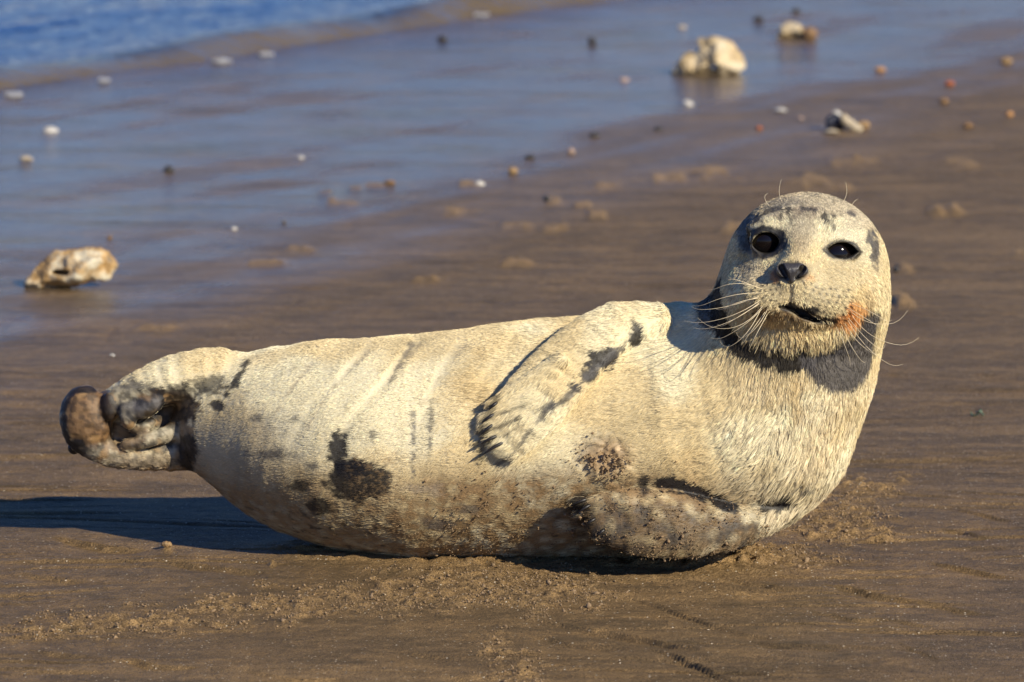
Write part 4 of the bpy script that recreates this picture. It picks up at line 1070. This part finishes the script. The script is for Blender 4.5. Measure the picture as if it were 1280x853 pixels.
SMALL = [
    ('stone', 'tan stone just right of the white shell in the middle of the beach', 'stone', (641, 214, 8, 6), 'tan'),
    ('pebble', 'roundest black pebble lying alone in the wet film left of the middle', 'pebble', (211, 212, 8, 6), 'dark'),
    ('pebble', 'dark pebble at the edge of the wet film above the seal shoulder', 'pebble', (743, 169, 8, 5), 'dark'),
    ('pebble', 'dark flat pebble left of the small pink pebble', 'pebble', (662, 197, 8, 4), 'dark'),
    ('pebble', 'small pink pebble on the damp sand between two dark pebbles', 'pebble', (714, 189, 6, 5), 'pink'),
    ('pebble', 'brown pebble low in the film left of the white shell', 'pebble', (487, 229, 9, 4), 'brown'),
    ('pebble', 'dark grey pebble far out in the film above the middle', 'pebble', (553, 49, 8, 5), 'dark'),
    ('pebble', 'dark grey pebble far out in the film left of the largest rock', 'pebble', (740, 51, 7, 6), 'dark'),
    ('pebble', 'dark pebble just above the pale rock near the top', 'pebble', (995, 14, 7, 4), 'dark'),
    ('pebble', 'dark pebble left of and above the pale round rock', 'pebble', (948, 24, 8, 5), 'dark'),
    ('pebble', 'dark pebble on damp sand below the largest rock', 'pebble', (823, 161, 7, 4), 'dark'),
    ('pebble', 'brick red pebble on the right side of the beach', 'pebble', (1187, 105, 8, 5), 'brick'),
    ('pebble', 'orange pebble near the right edge of the beach', 'pebble', (1262, 143, 6, 5), 'orange'),
    ('stone', 'tan lumpy stone at the right edge above the red pebble', 'stone', (1258, 77, 10, 6), 'tan'),
    ('pebble', 'brown pebble below and left of the brick red one', 'pebble', (1180, 126, 7, 6), 'brown'),
    ('pebble', 'grey brown pebble right of the shell cluster', 'pebble', (1210, 157, 8, 5), 'brown'),
    ('pebble', 'reddish pebble on damp sand above the seal head', 'pebble', (949, 161, 5, 4), 'brick'),
    ('pebble', 'brown pebble with a dark side behind the seal head', 'pebble', (1120, 337, 5, 5), 'dark'),
    ('pebble', 'dark pebble beside tan lumps of sand at mid beach', 'pebble', (683, 252, 6, 5), 'dark'),
    ('pebble', 'tiny brown pebble just above the left pitted rock', 'pebble', (137, 298, 4, 3), 'brown'),
    ('pebble', 'tiny tan pebble on smooth sand below the tail flippers', 'pebble', (208, 686, 9, 5), 'tan'),
    ('pebble', 'orange brown pebble in the film far right', 'pebble', (1100, 88, 9, 4), 'orange'),
]
for nme, lab, cat, (a, b, rx, rz), mk in SMALL:
    rx *= .8; rz *= .78; rock(nme, lab, cat, [(a, b, rx, rz), (a + rx * .3, b + rz * .15, rx * .7, rz * .75)], MS[mk], rough=.09, group='pebbles strewn over the beach' if nme == 'pebble' else 'small stones strewn over the beach')

def shell(label, px, py, wpx, hpx, mat, yaw=0.0, tilt=.5, long_=1.0, name='shell', roll=0.0):
    """one valve of a bivalve: ribbed, cupped, with a hinge beak and real thickness"""
    g0 = G(px, py + hpx * .5); s_ = SC(g0[1]); W = wpx * .5 * s_
    nu, nv = 15, 28; top = []; 
    for i in range(nu):
        t = i / (nu - 1)
        for j in range(nv):
            a = 2 * PI * j / nv
            rad = t * (1 + .12 * math.cos(a) - .18 * max(0, math.cos(a - PI)) ** 8)
            rib = 1 + .035 * math.cos(13 * a) * t
            x = rad * math.cos(a) * W * long_; y = rad * math.sin(a) * W * .82
            z = W * .42 * (1 - t ** 2.2) * rib + .10 * W * math.exp(-((x / W + .75) ** 2 + (y / W) ** 2) / .05) + .012 * W * math.sin(t * 26)
            top.append((x, y, z))
    top = np.array(top); bot = top * np.array([.93, .93, .84]) - [0, 0, .02 * W]
    VV = np.concatenate([top, bot]); n = nu * nv; FF = []
    for i in range(nu - 1):
        for j in range(nv):
            j2 = (j + 1) % nv; q = [i * nv + j, (i + 1) * nv + j, (i + 1) * nv + j2, i * nv + j2]
            FF.append(q); FF.append([n + k for k in q[::-1]])
    for j in range(nv):
        j2 = (j + 1) % nv; e = (nu - 1) * nv; FF.append([e + j, n + e + j, n + e + j2, e + j2])
    o = link(name, mesh_from(name, VV, FF, mat)); o.location = (g0[0], g0[1] + W * .6, ground_z(g0[0], g0[1] + W * .6) + W * .10 * abs(math.sin(tilt)) + .001)
    o.rotation_euler = (tilt, roll, yaw)
    return tag(o, label, 'shell', 'pale shells scattered over the wet sand')
shell('white shell highest in the wet film at the left edge', 61, 158, 22, 14, MS['white'], .3, .3)
shell('cream shell just below the white one near the left edge', 32, 195, 24, 11, MS['cream'], 1.9, .1)
shell('bright white shell below the largest cream rock', 861, 125, 18, 14, MS['white'], 1.0, .7)
shell('flat pale shell between the largest rock and the shell cluster', 977, 135, 21, 10, MS['white'], 2.6, .15)
shell('bluish white shell next to a tan stone at mid beach', 599, 225, 14, 13, MS['white'], .4, .8)
shell('tiny white shell fragment on sand above the tail flippers', 140, 444, 9, 4, MS['white'], 1.4, .2)
shell('small pale shell alone in the middle of the wet film', 376, 195, 10, 8, MS['white'], .9, .6)
shell('tiny white shell at the lower edge of the film, left of another', 292, 283, 8, 7, MS['white'], .2, .7)
shell('tiny white shell at the lower edge of the film, right of another', 355, 275, 8, 7, MS['cream'], 2.2, .6)
shell('pale shell fragment in the film left of the largest rock', 780, 96, 14, 10, MS['pink'], .5, .4)
shell('dull shell fragment right of the flat pale shell', 1001, 146, 10, 7, MS['pink'], 1.2, .4)
shell('white shell chip among the far ripples above the largest rock', 852, 31, 14, 9, MS['cream'], .1, .4)
# the little heap of shells behind the head
mus = rock('mussel_shell', 'black mussel shell in the middle of the shell heap', 'shell', [(1044, 151, 14, 10), (1050, 156, 10, 8)], MS['mussel'], rough=.05, hull=[(1030, 158), (1034, 146), (1043, 140), (1054, 146), (1060, 160), (1040, 165)])
wsh = shell('small round white shell on top of the shell heap', 1045, 146, 12, 9, MS['white'], .3, .9)
wsh.location = (P(1045, 142, mus.location[1] + .02)).tolist()
shell('pale shell at the bottom left of the shell heap', 1041, 163, 24, 10, MS['cream'], 2.9, .2)
rock('shell', 'long tan shell leaning at the right side of the shell heap', 'shell', [(1055, 147, 6, 6), (1061, 152, 8, 6), (1067, 157, 8, 6), (1072, 160, 7, 5)], MS['cream'], rough=.05)
rock('stone', 'brown stone at the right end of the shell heap', 'stone', [(1079, 157, 9, 6)], MS['tan'])

# scrap of green weed
wd = NT('green_weed'); wd.b.inputs['Base Color'].default_value = (.07, .10, .055, 1); wd.b.inputs['Roughness'].default_value = .4
wd.link(wd.ramp(wd.noise(300, 3, .6, wd.mapping((1, 1, 1))).outputs[0], [(.35, (.035, .05, .03)), (.65, (.20, .26, .17))]), wd.b.inputs['Base Color'])
g0 = G(1222, 520); bmw = []; bfw = []
for k in range(9):
    a = rng.random() * 6.28; n0 = len(bmw); L_ = .008 + .010 * rng.random()
    cxk = rng.normal() * .005; cyk = rng.normal() * .004
    for i in range(6):
        t = i / 5; wv = .0028 * (1 - abs(t - .45) * 1.3)
        px_ = cxk + (t - .4) * L_ * math.cos(a); py_ = cyk + (t - .4) * L_ * math.sin(a); pz_ = .002 + .005 * math.sin(t * 3.1 + k) * (1 if k % 2 else .5) + .001 * k * .3
        for sgn in (-1, 1):
            for th in (0, .0007):
                bmw.append((px_ - sgn * wv * math.sin(a), py_ + sgn * wv * math.cos(a), max(pz_ + th + .0012 * sgn * math.sin(k + i), .0002 + th)))
    for i in range(5):
        b = n0 + i * 4; c = b + 4
        bfw += [[b + 1, b + 3, c + 3, c + 1], [b, c, c + 2, b + 2], [b, b + 1, c + 1, c], [b + 2, c + 2, c + 3, b + 3]]
o = link('seaweed_scrap', mesh_from('seaweed_scrap', bmw, bfw, wd.m, True)); o.location = (g0[0], g0[1], ground_z(g0[0], g0[1]))
tag(o, 'small scrap of grey green seaweed on the sand right of the seal', 'seaweed')
# white foam left in front of the wavelet
fmw = NT('foam'); fmw.b.inputs['Base Color'].default_value = (.36, .36, .38, 1); fmw.b.inputs['Roughness'].default_value = .6
def foam(label, px, py, wpx, hpx):
    g = G(px, py); s_ = SC(g[1]); rad = wpx * .5 * s_; n = 60
    a = rng.random(n) * 6.28; q = np.sqrt(rng.random(n)) * rad
    cc_ = np.stack([np.cos(a) * q, np.sin(a) * q * 2.5, .001 + .004 * rng.random(n)], 1)
    o = crumb_mesh('foam_patch', cc_, (.002 + .005 * rng.random(n)) * min(1, rad / .04 + .3), fmw.m); o.location = (g[0], g[1], max(ground_z(g[0], g[1]), 0) + .002)
    tag(o, label, 'foam', 'foam patches under the wavelet')
foam('leftmost white foam patch under the brown wavelet', 16, 121, 24, 8)
 
foam('white foam patch under the wavelet above the round black pebble', 130, 103, 14, 8); foam('widest white foam patch in front of the wavelet', 277, 79, 24, 9)
foam('grey white foam patch just right of the widest one', 333, 70, 18, 8); foam('white foam patch farthest right along the wavelet', 602, 21, 18, 9)
